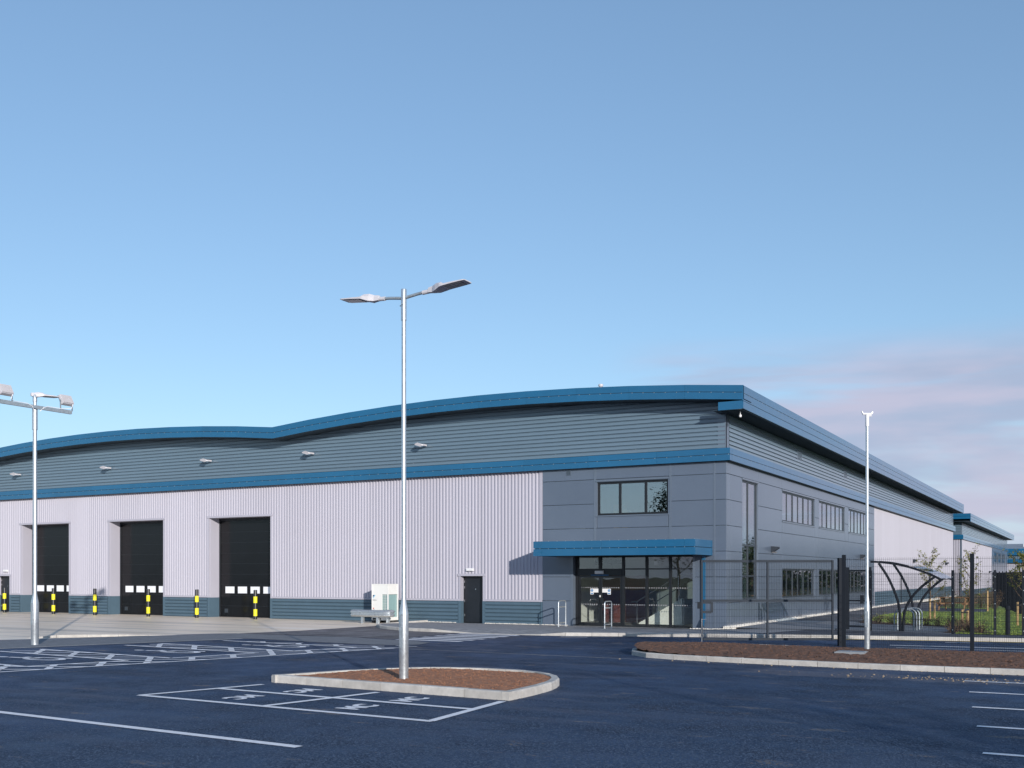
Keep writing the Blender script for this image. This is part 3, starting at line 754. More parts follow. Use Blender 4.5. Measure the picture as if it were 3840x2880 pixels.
def window(root, M, u0, u1, z0, z1, mull, trans=(), rec=0.14, fm='grey_frame', gm_='glass_coated', fw_=0.06, reveal='grey_trim', thin=(), trim=True, blind=None):
    """frame is the part; reveal, sill, head trim and every pane are its sub-parts"""
    mb = MB(); D0, D1 = -rec - 0.06, -rec
    mb.ubox(M, u0, u0 + fw_, D0, D1, z0, z1); mb.ubox(M, u1 - fw_, u1, D0, D1, z0, z1)
    mb.ubox(M, u0 + fw_, u1 - fw_, D0, D1, z0, z0 + fw_); mb.ubox(M, u0 + fw_, u1 - fw_, D0, D1, z1 - fw_, z1)
    us = [u0 + fw_ * .5] + list(mull) + [u1 - fw_ * .5]; zs = [z0 + fw_ * .5] + list(trans) + [z1 - fw_ * .5]
    for u in mull: mb.ubox(M, u - fw_ * .6, u + fw_ * .6, D0, D1 + .004, z0 + fw_, z1 - fw_)
    for u in thin: mb.ubox(M, u - .022, u + .022, D0 + .01, D1 - .004, z0 + fw_, z1 - fw_)
    for z in trans: mb.ubox(M, u0 + fw_, u1 - fw_, D0 + .005, D1 - .002, z - fw_ * .5, z + fw_ * .5)
    w = ob('window', mb, fm, root)
    for a, b_ in zip(us[:-1], us[1:]):
        for c, e in zip(zs[:-1], zs[1:]):
            p = MB(); p.ubox(M, a + .02, b_ - .02, D0 + .022, D0 + .034, c + .02, e - .02); ob('pane', p, gm_, w)
    rv = MB(); t = 0.02
    rv.ubox(M, u0 - t, u0, D0, 0.058, z0, z1); rv.ubox(M, u1, u1 + t, D0, 0.058, z0, z1); rv.ubox(M, u0 - t, u1 + t, D0, 0.058, z1, z1 + t)
    ob('reveal', rv, reveal, w)
    if trim:
        s = MB(); s.ubox(M, u0 - .06, u1 + .06, D0, 0.10, z0 - .05, z0 - .005); ob('sill', s, reveal, w)
        s = MB(); s.ubox(M, u0 - .05, u1 + .05, 0.0, 0.095, z1 + .02, z1 + .075); ob('head_trim', s, reveal, w)
    if blind:
        for a, b_ in blind:
            s = MB(); s.ubox(M, a, b_, D0 - .22, D0 - .20, z0, z1); ob('blind', s, 'blind', w)
    return w

SPAN, RISE, EAVE = 23.0, 0.57, 9.23
def zr(u):
    k = ((u + 11.5) / SPAN) % 1.0; t = (k - 0.5) * 2
    return EAVE + RISE * (1 - t * t)
OV = 1.0
YFF, XRF = YF - OV, XR + OV          # planes of the fascias
MFF, MRF = wall_map(YFF, 'front'), wall_map(XRF, 'side')
YB = 113.4                           # far end of the side wall
XW = -69.0                           # the front wall goes on past the frame
wh = thing('warehouse', (-30, 60, 0), 'long grey and white warehouse with wave-shaped blue roof edge and glazed corner office', 'warehouse')

# openings in the front wall: loading doors, two steel doors
LOAD = [(-39.58, -35.48), (-46.96, -42.86), (-54.35, -50.25)]; LTOP = 5.05
PD = [(-24.50, -23.36), (-56.55, -55.42)]; PTOP = 2.10
holes = [(a, b_, -1, LTOP) for a, b_ in LOAD] + [(a, b_, -1, PTOP) for a, b_ in PD]
OX = -20.42                          # where the grey office panels begin
clad(wh, 'front', MF, XW, OX - 0.14, 1.09, 6.58, [(a - .10, b_ + .10, c, e + .10) for a, b_, c, e in holes])
boards(wh, MF, XW, OX - 0.10, 0.0, 6, 'plinth', 'plinth_board', holes=[(a - .12, b_ + .12) for a, b_, _, _ in holes])
# flashings
def solid_spans(lo, hi, cuts):
    s = [(lo, hi)]
    for a, b_ in cuts: s = [q for x, y in s for q in ((x, min(y, a)), (max(x, b_), y)) if q[1] - q[0] > .02]
    return s
for a, b_ in solid_spans(XW, OX - .02, [(h[0] - .10, h[1] + .10) for h in holes]):
    mb = MB(); mb.ubox(MF, a, b_, -.05, .045, 1.005, 1.088); ob('drip_flashing', mb, 'white_clad', wh)
mb = MB(); mb.ubox(MF, OX - .138, OX - .002, -.05, .05, 1.09, 6.56); ob('corner_flashing', mb, 'white_clad', wh)
mb = MB(); mb.ubox(MF, OX - .098, OX - .002, -.05, .04, 0.0, 1.004); ob('corner_flashing', mb, 'plinth', wh)
for a, b_, _, top in holes:
    for s0, s1 in ((a - .10, a), (b_, b_ + .10)):
        mb = MB(); mb.ubox(MF, s0, s1, -.05, .04, 1.005, top); ob('jamb_flashing', mb, 'white_clad', wh)
        mb = MB(); mb.ubox(MF, s0 - .02, s1 + .02, -.05, .038, 0.0, 1.004); ob('jamb_flashing', mb, 'plinth', wh)
    mb = MB(); mb.ubox(MF, a - .14, b_ + .14, -.05, .07, top, top + .098); ob('head_flashing', mb, 'white_clad', wh)
# loading doors
for a, b_ in LOAD:
    rc = 0.70; S = 0.54
    fr = MB(); fr.ubox(MF, a + .02, a + .09, -rc - .1, -rc + .05, 0, LTOP - .01); fr.ubox(MF, b_ - .09, b_ - .02, -rc - .1, -rc + .05, 0, LTOP - .01); fr.ubox(MF, a + .09, b_ - .09, -rc - .1, -rc + .05, LTOP - .12, LTOP - .01)
    dr = ob('loading_door', fr, 'door_flat', wh, label='dark sectional loading door with a row of small pale windows')
    p = MB(); p.ubox(MF, a + .095, b_ - .095, -rc - .07, -rc - .012, .03, LTOP - .13); ob('door_backing', p, 'grey_frame', dr)
    z = 0.03
    while z < LTOP - .15:
        zt = min(z + S, LTOP - .12); p = MB(); p.ubox(MF, a + .09, b_ - .09, -rc - .05, -rc, z + .005, zt - .005); ob('door_section', p, 'door_dark', dr); z += S
    for i in range(4):
        wa = a + .42 + i * .855
        p = MB(); w_ = .62
        p.ubox(MF, wa - .03, wa + w_ + .03, -rc, -rc + .015, 1.19, 1.22); p.ubox(MF, wa - .03, wa + w_ + .03, -rc, -rc + .015, 1.56, 1.59)
        p.ubox(MF, wa - .03, wa, -rc, -rc + .015, 1.22, 1.56); p.ubox(MF, wa + w_, wa + w_ + .03, -rc, -rc + .015, 1.22, 1.56); ob('vision_frame', p, 'rubber', dr)
        p = MB(); p.ubox(MF, wa, wa + w_, -rc + .001, -rc + .009, 1.22, 1.56); ob('vision_pane', p, 'vision', dr)
    p = MB(); p.ubox(MF, a + .38, a + .60, -rc, -rc + .03, .22, .42); p.ubox(MF, a + .43, a + .55, -rc + .03, -rc + .045, .30, .34); ob('lock_box', p, 'grey_frame', dr)
    rv = MB(); rv.ubox(MF, a - .02, a + .02, -rc, -.051, 1.0, LTOP); rv.ubox(MF, b_ - .02, b_ + .02, -rc, -.051, 1.0, LTOP); rv.ubox(MF, a - .02, b_ + .02, -rc, -.051, LTOP + .001, LTOP + .04); ob('door_reveal', rv, 'white_clad', dr)
    for q0, q1 in ((a - .02, a + .022), (b_ - .022, b_ + .02)): rv = MB(); rv.ubox(MF, q0, q1, -rc, -.051, 0, .998); ob('door_reveal', rv, 'plinth', dr)
for a, b_ in PD:
    rc = .24
    p = MB(); p.ubox(MF, a + .05, b_ - .05, -rc - .05, -rc, ZW + .01, PTOP - .04)
    dr = ob('steel_door', p, 'door_flat', wh)
    p = MB(); p.ubox(MF, a + .005, a + .05, -rc - .06, -rc + .02, 0, PTOP); p.ubox(MF, b_ - .05, b_ - .005, -rc - .06, -rc + .02, 0, PTOP); p.ubox(MF, a + .05, b_ - .05, -rc - .06, -rc + .02, PTOP - .04, PTOP); ob('door_frame', p, 'black_frame', dr)
    for z in (.32, .95, 1.55, 1.80):
        p = MB(); p.ubox(MF, a + .035, a + .06, -rc + .001, -rc + .025, z, z + .1); ob('hinge', p, 'steel', dr)
    p = MB(); p.tube([MF(a + .62, -rc, 1.52), MF(a + .62, -rc + .02, 1.52)], .025, 10); ob('spyhole', p, 'steel', dr)
    rv = MB(); rv.ubox(MF, a - .02, a + .003, -rc, -.051, 1.0, PTOP); rv.ubox(MF, a - .02, b_ + .02, -rc, -.051, PTOP + .001, PTOP + .04); rv.ubox(MF, b_ - .003, b_ + .02, -rc, -.051, 1.0, PTOP); ob('door_reveal', rv, 'white_clad', dr)
    for q0, q1 in ((a - .02, a + .004), (b_ - .004, b_ + .02)): rv = MB(); rv.ubox(MF, q0, q1, -rc, -.051, 0, .998); ob('door_reveal', rv, 'plinth', dr)

# office corner: composite panels on both walls
ROWS = [0.0, 1.06, 2.06, 3.06, 4.06, 5.06, 6.06, 6.56]
GL = (-18.98, -13.80, 0.0, 2.96)     # entrance glazing
W1F = (-17.90, -14.82, 4.58, 5.94)
panels(wh, MF, [OX, -17.99, -14.73, -12.92], ROWS, [GL, W1F])
panels(wh, MF, [-12.92, XR + .06], ROWS, [])
RW = [(47.75, 54.05), (55.0, 61.35), (62.4, 68.35)]
TALL = (41.56, 43.80, 1.15, 5.97)
rh = [TALL] + [(a, b_, 4.60, 5.96) for a, b_ in RW] + [(a, b_, 1.10, 2.42) for a, b_ in RW]
panels(wh, MR, [YF + .002, 39.98, 41.5, 43.88, 47.66, 54.12, 54.93, 61.42, 62.33, 68.42, 70.4], ROWS, rh)
mb = MB(); mb.ubox(MF, -12.96, -12.88, 0, .075, .1, 6.55); ob('joint_cover', mb, 'grey_trim', wh)
for u in (-17.99, -14.73):
    mb = MB(); mb.ubox(MF, u - .05, u + .05, 0, .072, 3.5, 6.55)
    mb2 = subtract([(u - .05, u + .05, 3.5, 6.55)], (W1F[0] - .06, W1F[1] + .06, W1F[2] - .06, W1F[3] + .1)); mb = MB()
    for r_ in mb2: mb.ubox(MF, r_[0], r_[1], 0, .072, r_[2], r_[3])
    ob('joint_cover', mb, 'grey_trim', wh)
window(wh, MF, *W1F, mull=[-16.92, -15.80], fm='black_frame', gm_='glass_coated', fw_=.085, rec=.03)
window(wh, MR, *TALL, mull=[42.55], trans=[2.1, 3.35], rec=.0, fm='grey_frame', blind=[(42.75, 43.2)])
for a, b_ in RW:
    w3 = (b_ - a) / 3
    for z0, z1, bl in ((4.60, 5.96, True), (1.10, 2.42, False)):
        window(wh, MR, a, b_, z0, z1, mull=[a + w3, a + 2 * w3], thin=[a + w3 * .5, a + w3 * 1.5, a + w3 * 2.5], rec=.0, blind=[(a + w3 * 1.6, a + w3 * 1.85), (a + w3 * 2.25, a + w3 * 2.7)] if bl else [(a + w3 * 2.3, a + w3 * 2.6)])
# side wall beyond the office
clad(wh, 'side', MR, 70.55, YB, 1.09, 6.58, [])
mb = MB(); mb.ubox(MR, 70.41, 70.55, -.05, .055, Z1, 6.56); ob('corner_flashing', mb, 'white_clad', wh)
boards(wh, MR, 70.56, YB, 0.09, 6, 'plinth', 'plinth_board')
mb = MB(); mb.ubox(MR, 70.56, YB, -.05, .05, 1.085, 1.12); ob('drip_flashing', mb, 'white_clad', wh)
mb = MB(); mb.ubox(MR, 77.5, 79.2, 0, .07, .09, 1.08); ob('plinth_flashing', mb, 'plinth', wh)
# dark core behind the skins so no light leaks through
mb = MB(); mb.box(XW, OX - .1, YF + .9, YB - .5, 0.0, 6.4); ob('inner_lining', mb, 'soffit', wh)
# upper walls
boards(wh, MF, XW, XR + .002, 7.03, 17, 'grey_clad', top=lambda u: zr(u) - .50, du=1.0)
boards(wh, MR, YF + .30, YB, 7.03, 8, 'grey_clad')
mb = MB(); mb.ubox(MF, -12.80, XR + .045, -.04, .046, 7.02, 8.68); mb.ubox(MR, YF - .045, YF + .30, -.04, .045, 7.02, 8.40); ob('corner_flashing', mb, 'grey_trim', wh)
# mid-height blue band, two tiers
BD = .26
tiers = [(6.53, 6.78), (6.78, 7.03)]
strip_panels(wh, MF, XW, XR + BD, tiers, -.02, BD, 'blue', 'band_panel')
strip_panels(wh, MR, YF + .001, YB + .05, tiers, -.02, BD, 'blue', 'band_panel')
mb = MB(); mb.ubox(MF, XW, XR + BD - .015, -.02, BD - .015, 6.535, 7.02); mb.ubox(MR, YF - BD + .016, YB + .03, -.021, BD - .016, 6.535, 7.02); ob('band_core', mb, 'soffit', wh)
# roof edge: front fascia follows the humps, side fascia has three tiers
N_ = 10
def seg_box(ua, ub, za, zb, h0, h1, d0, d1):
    return MB().hexa([MFF(ua, d0, za - h1), MFF(ub, d0, zb - h1), MFF(ub, d1, zb - h1), MFF(ua, d1, za - h1), MFF(ua, d0, za - h0), MFF(ub, d0, zb - h0), MFF(ub, d1, zb - h0), MFF(ua, d1, za - h0)])
u = -11.5; segs = []
while u > XW + .01: segs.append((max(u - SPAN / N_, XW), u)); u -= SPAN / N_
for ua, ub in segs:
    for h0, h1 in ((0, .258), (.280, .54)):
        ob('fascia_panel', seg_box(ua + .002, ub - .002, zr(ua + 1e-4), zr(ub - 1e-4), h0, h1, -.05, 0), 'blue', wh)
bk = MB(); so = MB(); rf = MB()
for ua, ub in segs:
    za, zb = zr(ua + 1e-4), zr(ub - 1e-4)
    s = seg_box(ua, ub, za, zb, .03, .53, -.08, -.012); bk.add(s.v, s.f)
    s = seg_box(ua, ub, za, zb, .50, .535, -1.02, -.05); so.add(s.v, s.f)
    rf.add([(ua, YFF + .02, za - .02), (ub, YFF + .02, zb - .02), (ub, YB + .3, zb - .02), (ua, YB + .3, za - .02)], [(0, 1, 2, 3)])
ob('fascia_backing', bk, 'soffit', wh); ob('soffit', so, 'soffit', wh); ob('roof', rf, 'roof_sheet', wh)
strip_panels(wh, MRF, YFF + .002, YB + .3, [(8.93, 9.23), (8.64, 8.93), (8.35, 8.64)], -.05, 0, 'blue', 'fascia_panel')
mb = MB(); mb.ubox(MRF, YFF + .06, YB + .28, -.08, -.012, 8.37, 9.20); ob('fascia_backing', mb, 'soffit', wh)
mb = MB(); mb.box(XR - .0 - .97 + 1.0 - .0, XRF - .052, YFF + .003, YFF + .05, 8.35, 8.66); ob('fascia_return', mb, 'blue', wh)
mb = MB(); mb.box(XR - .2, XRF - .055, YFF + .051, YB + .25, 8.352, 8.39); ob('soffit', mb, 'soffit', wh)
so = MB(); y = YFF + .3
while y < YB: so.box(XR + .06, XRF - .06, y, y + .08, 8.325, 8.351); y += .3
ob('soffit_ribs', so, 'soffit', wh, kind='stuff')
rv = MB()
for ua, ub in segs:
    t = .15
    for q in range(5):
        uu = ua + (ub - ua) * (q + .3) / 5; zz = zr(ua + 1e-4) + (zr(ub - 1e-4) - zr(ua + 1e-4)) * (q + .3) / 5 - .285
        rv.ubox(MFF, uu - .012, uu + .012, -.002, .008, zz - .012, zz + .012)
rivets(rv, MF, XW, XR + BD, 6.765, BD); rivets(rv, MR, YF, YB, 6.765, BD, .6)
rivets(rv, MRF, YFF, YB, 8.92, 0, .6)
for i in range(9):
    u_ = XR - .3 - i * 3.6
    rivets(rv, MF, u_, u_ + .3, 7.03 + 1 / 6, .032, 9)
    for k_ in range(9): rv.ubox(MF, u_ - .015, u_ + .015, .030, .042, 7.085 + k_ * PITCH, 7.11 + k_ * PITCH)
ob('rivets', rv, 'galv_dull', wh, kind='stuff')
# louvre vents
for y in (50.5, 61.1):
    mb = MB(); mb.ubox(MR, y, y + .95, .033, .05, 7.62, 8.06); v_ = ob('wall_vent', mb, 'grey_trim', wh)
    for i in range(6):
        mb = MB(); mb.ubox(MR, y + .06, y + .89, .05, .058, 7.67 + i * .06, 7.70 + i * .06); ob('louvre', mb, 'soffit', v_)
mb = MB(); mb.ubox(MF, -19.30, -19.08, .06, .075, 6.28, 6.475); v_ = ob('wall_vent', mb, 'grey_trim', wh)
for i in range(4):
    mb = MB(); mb.ubox(MF, -19.28, -19.10, .075, .085, 6.30 + i * .044, 6.322 + i * .044); ob('louvre', mb, 'soffit', v_)
# roof vent pipe
mb = MB(); mb.lathe([(.05, -.3), (.05, .50), (.09, .51), (.105, .54), (.105, .60), (.08, .62)], (-18.5, 41.2, 9.68), 16); ob('vent_pipe', mb, 'lamp_grey', wh, smooth=True)
# downpipes
def pipe(u, M, m, z1, d=.12):
    mb = MB(); mb.ubox(M, u - .06, u + .06, .075, .075 + .1, .42, z1)
    p0, p1 = M(u, .125, .44), M(u, .27, .16); mb.bar(p0, p1, .12, .1, (1, 0, 0))
    ob('downpipe', mb, m, wh)
pipe(-13.33, MF, 'blue', 2.90)
# ---- canopy over the entrance
CX0, CX1, CY = -19.79, -13.0, 37.47
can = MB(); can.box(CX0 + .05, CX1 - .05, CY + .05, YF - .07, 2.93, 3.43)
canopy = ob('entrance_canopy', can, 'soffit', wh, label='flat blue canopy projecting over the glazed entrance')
for z0, z1 in ((2.90, 3.18), (3.203, 3.48)):
    xs = [CX0, -19.4, -16.8, -13.42, CX1]
    for a, b_ in zip(xs[:-1], xs[1:]):
        mb = MB(); mb.box(a + .002, b_ - .002, CY, CY + .05, z0, z1); ob('canopy_panel', mb, 'blue', canopy)
    mb = MB(); mb.box(CX1 - .05, CX1 + .001, CY + .051, YF - .065, z0, z1); ob('canopy_panel', mb, 'blue', canopy)
    mb = MB(); mb.box(CX0 - .001, CX0 + .05, CY + .051, YF - .065, z0, z1); ob('canopy_panel', mb, 'blue', canopy)
mb = MB(); mb.box(CX0 + .02, CX1 - .02, CY + .02, YF - .065, 3.43, 3.49); ob('canopy_roof', mb, 'grey_trim', canopy)
mb = MB(); x = CX0 + .3
while x < CX1: mb.box(x - .012, x + .012, CY - .006, CY + .002, 3.178, 3.2); mb.box(x - .012, x + .012, CY - .006, CY + .02, 3.478, 3.494); x += .38
ob('rivets', mb, 'galv_dull', canopy, kind='stuff')
# ---- entrance glazing
g0, g1 = GL[0], GL[1]; D = -.16
mul = [-16.84, -15.82, -14.82]
mb = MB()
for a, b_ in ((g0, g0 + .13), (g1 - .07, g1)): mb.ubox(MF, a, b_, D - .12, D, ZW, 2.96)
for u in mul: mb.ubox(MF, u - .05, u + .05, D - .12, D, ZW, 2.96)
mb.ubox(MF, -17.93, -17.81, D - .12, D, 2.40, 2.96)
mb.ubox(MF, g0 + .13, g1 - .07, D - .11, D - .01, 2.88, 2.955); mb.ubox(MF, mul[0] + .05, g1 - .07, D - .11, D - .01, 2.36, 2.41); mb.ubox(MF, mul[0] + .05, g1 - .07, D - .11, D - .01, ZW, ZW + .06)
mb.ubox(MF, g0 + .13, mul[0] - .05, D - .11, D + .02, 2.12, 2.40)
ent = ob('entrance_screen', mb, 'black_frame', wh, label='black framed glass entrance screen with double doors')
cells = [(g0 + .13, -17.93, 2.40, 2.88), (-17.81, mul[0] - .05, 2.40, 2.88)]
for a, b_ in zip(mul, mul[1:] + [g1 - .02]): cells += [(a + .05, b_ - .05, 2.41, 2.88), (a + .05, b_ - .05, ZW + .06, 2.36)]
for a, b_, c, e in cells:
    p = MB(); p.ubox(MF, a - .01, b_ + .01, D - .065, D - .055, c - .01, e + .01); ob('pane', p, 'glass', ent)
da, dm, db = g0 + .14, -17.865, mul[0] - .06
for a, b_ in ((da, dm - .004), (dm + .004, db)):
    p = MB(); st = .075
    p.ubox(MF, a, a + st, D - .09, D - .03, ZW + .01, 2.11); p.ubox(MF, b_ - st, b_, D - .09, D - .03, ZW + .01, 2.11)
    p.ubox(MF, a + st, b_ - st, D - .09, D - .03, 2.02, 2.11); p.ubox(MF, a + st, b_ - st, D - .09, D - .03, ZW + .01, ZW + .15)
    dl = ob('door_leaf', p, 'black_frame', ent)
    ent_p = MB(); ent_p.ubox(MF, a + st - .01, b_ - st + .01, D - .066, D - .056, ZW + .14, 2.03); ob('pane', ent_p, 'glass', ent)
for s in (-1, 1):
    p = MB(); c = dm + s * .085; p.ubox(MF, c - .07, c + .07, D - .028, D + .02, .98, 1.18); ob('push_pad', p, 'black_frame', ent)
    # blue mandatory-notice sticker with white exclamation bar
    c = dm + s * .27
    p = MB(); p.ubox(MF, c - .19, c + .19, D - .054, D - .051, 1.42, 1.58); q = dm + s * .385
    p.ubox(MF, q - .075, q + .075, D - .054, D - .051, 1.34, 1.42); ob('door_notice', p, 'sign_white', ent)
    p = MB(); p.tube([MF(q, D - .0505, 1.503), MF(q, D - .048, 1.503)], .058, 18); ob('notice_disc', p, 'sign_blue', ent)
    p = MB(); p.ubox(MF, q - .011, q + .011, D - .0475, D - .046, 1.49, 1.54); p.ubox(MF, q - .011, q + .011, D - .0475, D - .046, 1.465, 1.48); ob('notice_mark', p, 'sign_white', ent)
    p = MB(); p.ubox(MF, q - .055, q + .055, D - .0505, D - .049, 1.36, 1.40); ob('notice_bar', p, 'sign_blue', ent)
p = MB(); p.ubox(MF, dm - .40, dm + .40, D + .021, D + .03, 2.125, 2.15); ob('sensor_strip', p, 'sign_blue', ent)
p = MB(); p.ubox(MF, dm - .02, dm + .02, D - .028, D + .015, 1.23, 1.31); ob('lock', p, 'white_paint', ent)
dots = MB()
for a, b_ in ((da + .08, dm - .08), (dm + .08, db - .08), (mul[0] + .08, mul[1] - .06), (mul[1] + .08, mul[2] - .06), (mul[2] + .08, g1 - .1)):
    for z in (1.62, .93):
        u = a + .03
        while u < b_: dots.tube([MF(u, D - .0545, z), MF(u, D - .053, z)], .026, 8); u += .1
ob('manifestation_dots', dots, 'grey_print', ent, kind='stuff')
mb = MB(); mb.ubox(MF, g0 - .13, g0 - .002, -.3, .072, ZW, 2.93); mb.ubox(MF, g1 + .002, g1 + .10, -.3, .072, ZW, 2.93); ob('jamb_flashing', mb, 'grey_trim', wh)
# ---- rooms behind the glass
IX0, IX1, IY0, IY1 = -20.3, XR - .26, YF + .32, 70.3
def room(name, m, *bx):
    mb = MB()
    for q in bx: mb.box(*q)
    return ob(name, mb, m, wh)
room('lobby_floor', 'int_floor', (IX0, IX1, YF - .1, IY1, -0.02, ZW + .001))
room('floor_slab', 'int_wall', (IX0, IX1, IY0, IY1, 3.02, 3.35)); room('ceiling', 'int_white', (IX0, IX1, IY0, IY1, 6.25, 6.4))
room('back_wall', 'int_wall', (IX0 - .08, IX0, IY0, IY1, ZW, 6.24)); room('back_wall', 'int_wall', (IX0 + .001, IX1 - 2.2, 46.6, 46.7, ZW, 3.01), (IX0 + .001, IX1, IY1 - .1, IY1, ZW, 6.2))
room('first_floor_partition', 'far_grey', (IX0 + .001, IX1 - .8, 44.8, 44.9, 3.36, 6.24))
room('wall_lining', 'int_wall', (OX + .05, GL[0] - .14, YF + .02, YF + .3, ZW, 3.0), (GL[1] + .11, IX1, YF + .02, YF + .3, ZW, 3.0))
room('reception_wall', 'int_red', (-20.2, -17.9, 45.0, 45.1, 0.5, 2.13)); room('reception_desk', 'int_red', (-19.4, -17.3, 43.6, 44.1, ZW, .80))
room('bookcase', 'int_pine', (-18.35, -17.9, 42.2, 42.6, 3.36, 5.2)); room('bookcase', 'int_pine', (-17.85, -17.55, 42.0, 42.3, 3.36, 4.95))
room('air_curtain', 'ac_dark', (-18.35, -17.30, YF + .75, YF + 1.05, 2.58, 2.80))
# stair rising to the right close behind the glass, steel rails
st = MB(); SY = 40.55
st.add([(-16.5, SY, .12), (-14.62, SY, .12), (-14.62, SY, 1.20), (-16.5, SY, .16), (-16.5, SY + .1, .12), (-14.62, SY + .1, .12), (-14.62, SY + .1, 1.20), (-16.5, SY + .1, .16)], [(0, 1, 2, 3), (7, 6, 5, 4), (0, 4, 5, 1), (1, 5, 6, 2), (2, 6, 7, 3), (3, 7, 4, 0)])
ob('stair_string', st, 'int_white', wh)
for i in range(7):
    mb = MB(); mb.box(-16.45 + i * .27, -16.18 + i * .27, SY + .11, SY + 1.3, .12, .24 + i * .152); ob('stair_step', mb, 'int_wall', wh)
for dy, x0 in ((-.06, -16.55), (1.34, -16.2)):
    rl = MB(); rl.tube([(x0 - .25, SY + dy, 1.02), (x0, SY + dy, 1.05), (x0 + 1.95, SY + dy, 2.2), (x0 + 2.35, SY + dy, 2.2)], .02, 8)
    for q in (0.0, 1.0, 1.8): rl.tube([(x0 + q, SY + dy, .12 + q * .5), (x0 + q, SY + dy, 1.05 + q * .59)], .016, 6)
    ob('stair_rail', rl, 'steel', wh, smooth=True)
room('smoke_detector', 'white_paint', (-16.35, -16.2, 41.9, 42.05, 2.55, 2.72))

# ------------------------------------------------------------------ neighbouring units further back
nb = thing('warehouse', (-25, 150, -.5), 'second grey and white warehouse behind the first, past the cycle shelter lawn', 'warehouse')
ZB = -.52; Y2, Y2E = 121.2, 187.0
M2R = wall_map(XR, 'side'); M2F = wall_map(Y2, 'front')
for i in range(37): sheet_piece(nb, 'side', M2R, Y2 + .1 + i, Y2 + 1.1 + i, 1.09 + ZB, 6.58 + ZB)
boards(nb, M2R, Y2 + .1, 158.2, ZB + .09, 6, 'plinth', 'plinth_board')
panels(nb, M2R, [158.2, 162, 168, 169, 175, 176, 182, Y2E], [0 + ZB, 1.06 + ZB, 2.06 + ZB, 3.06 + ZB, 4.06 + ZB, 5.06 + ZB, 6.06 + ZB, 6.56 + ZB], [(a, a + 6, z0 + ZB, z1 + ZB) for a in (162, 169, 176) for z0, z1 in ((4.6, 5.96), (1.1, 2.42))])
for a in (162, 169, 176):
    for z0, z1 in ((4.6, 5.96), (1.1, 2.42)): window(nb, M2R, a, a + 6, z0 + ZB, z1 + ZB, mull=[a + 2, a + 4], trim=False, rec=.0)
boards(nb, M2R, Y2 + .1, Y2E, 7.03 + ZB, 8, 'grey_clad'); boards(nb, M2F, XR - 10, XR, 7.03 + ZB, 8, 'grey_clad')
for i in range(9): sheet_piece(nb, 'front', M2F, XR - 1.1 - i, XR - .1 - i, 0 + ZB, 6.58 + ZB)
mb = MB(); mb.ubox(M2F, XR - .1, XR + .05, -.05, .05, ZB, 8.4 + ZB); ob('corner_flashing', mb, 'grey_trim', nb)
t2 = [(a + ZB, b_ + ZB) for a, b_ in tiers]
strip_panels(nb, M2R, Y2 - .2, Y2E + .05, t2, -.02, .2, 'blue', 'band_panel', 4.0); strip_panels(nb, M2F, XR - 10, XR + .2, t2, -.02, .2, 'blue', 'band_panel', 4.0)
t3 = [(8.93 + ZB, 9.23 + ZB), (8.64 + ZB, 8.93 + ZB), (8.35 + ZB, 8.64 + ZB)]
strip_panels(nb, wall_map(XR + 1, 'side'), Y2 - 1, Y2E + .8, t3, -.05, 0, 'blue', 'fascia_panel', 4.0); strip_panels(nb, wall_map(Y2 - 1, 'front'), XR - 10, XR + .95, t3[:2], -.05, 0, 'blue', 'fascia_panel', 4.0)
mb = MB(); mb.box(XR - 40, XR + .94, Y2 - .94, Y2E + .7, 8.39 + ZB, 8.44 + ZB); ob('soffit', mb, 'soffit', nb)
mb = MB(); mb.box(XR - 40, XR + .9, Y2 - .9, Y2E + .7, 9.10 + ZB, 9.2 + ZB); ob('roof', mb, 'roof_sheet', nb)
mb = MB(); mb.box(XR - 40, XR - .3, Y2 + .3, Y2E - .1, ZB, 8.3 + ZB); ob('inner_lining', mb, 'soffit', nb)
fb = thing('distant_unit', (0, 222, -.5), 'distant low unit with grey roof, blue band and white lower wall', 'warehouse')
M3 = wall_map(221.0, 'front')
mb = MB(); mb.box(-30, 40, 221.0, 250, -.6, 7.0); ob('wall', mb, 'white_clad', fb)
mb = MB(); mb.box(-30, 40, 220.6, 251, 5.3, 6.0); ob('cladding_band', mb, 'grey_clad', fb)
strip_panels(fb, M3, -30, 40, [(4.6, 4.95), (4.95, 5.3)], 0, .6, 'blue', 'band_panel', 6.0); strip_panels(fb, M3, -30, 40, [(6.0, 6.65), (6.65, 7.3)], 0, .9, 'blue', 'fascia_panel', 6.0)
mb = MB(); mb.add([(-30, 220.2, 7.3), (40, 220.2, 7.3), (40, 236, 8.6), (-30, 236, 8.6)], [(0, 1, 2, 3)]); ob('roof', mb, 'far_grey', fb)
for x in (-12.2, -6.0, 1.0):
    mb = MB(); mb.box(x, x + .25, 225.5, 225.8, 7.6, 8.3); ob('roof_cowl', mb, 'white_paint', fb)

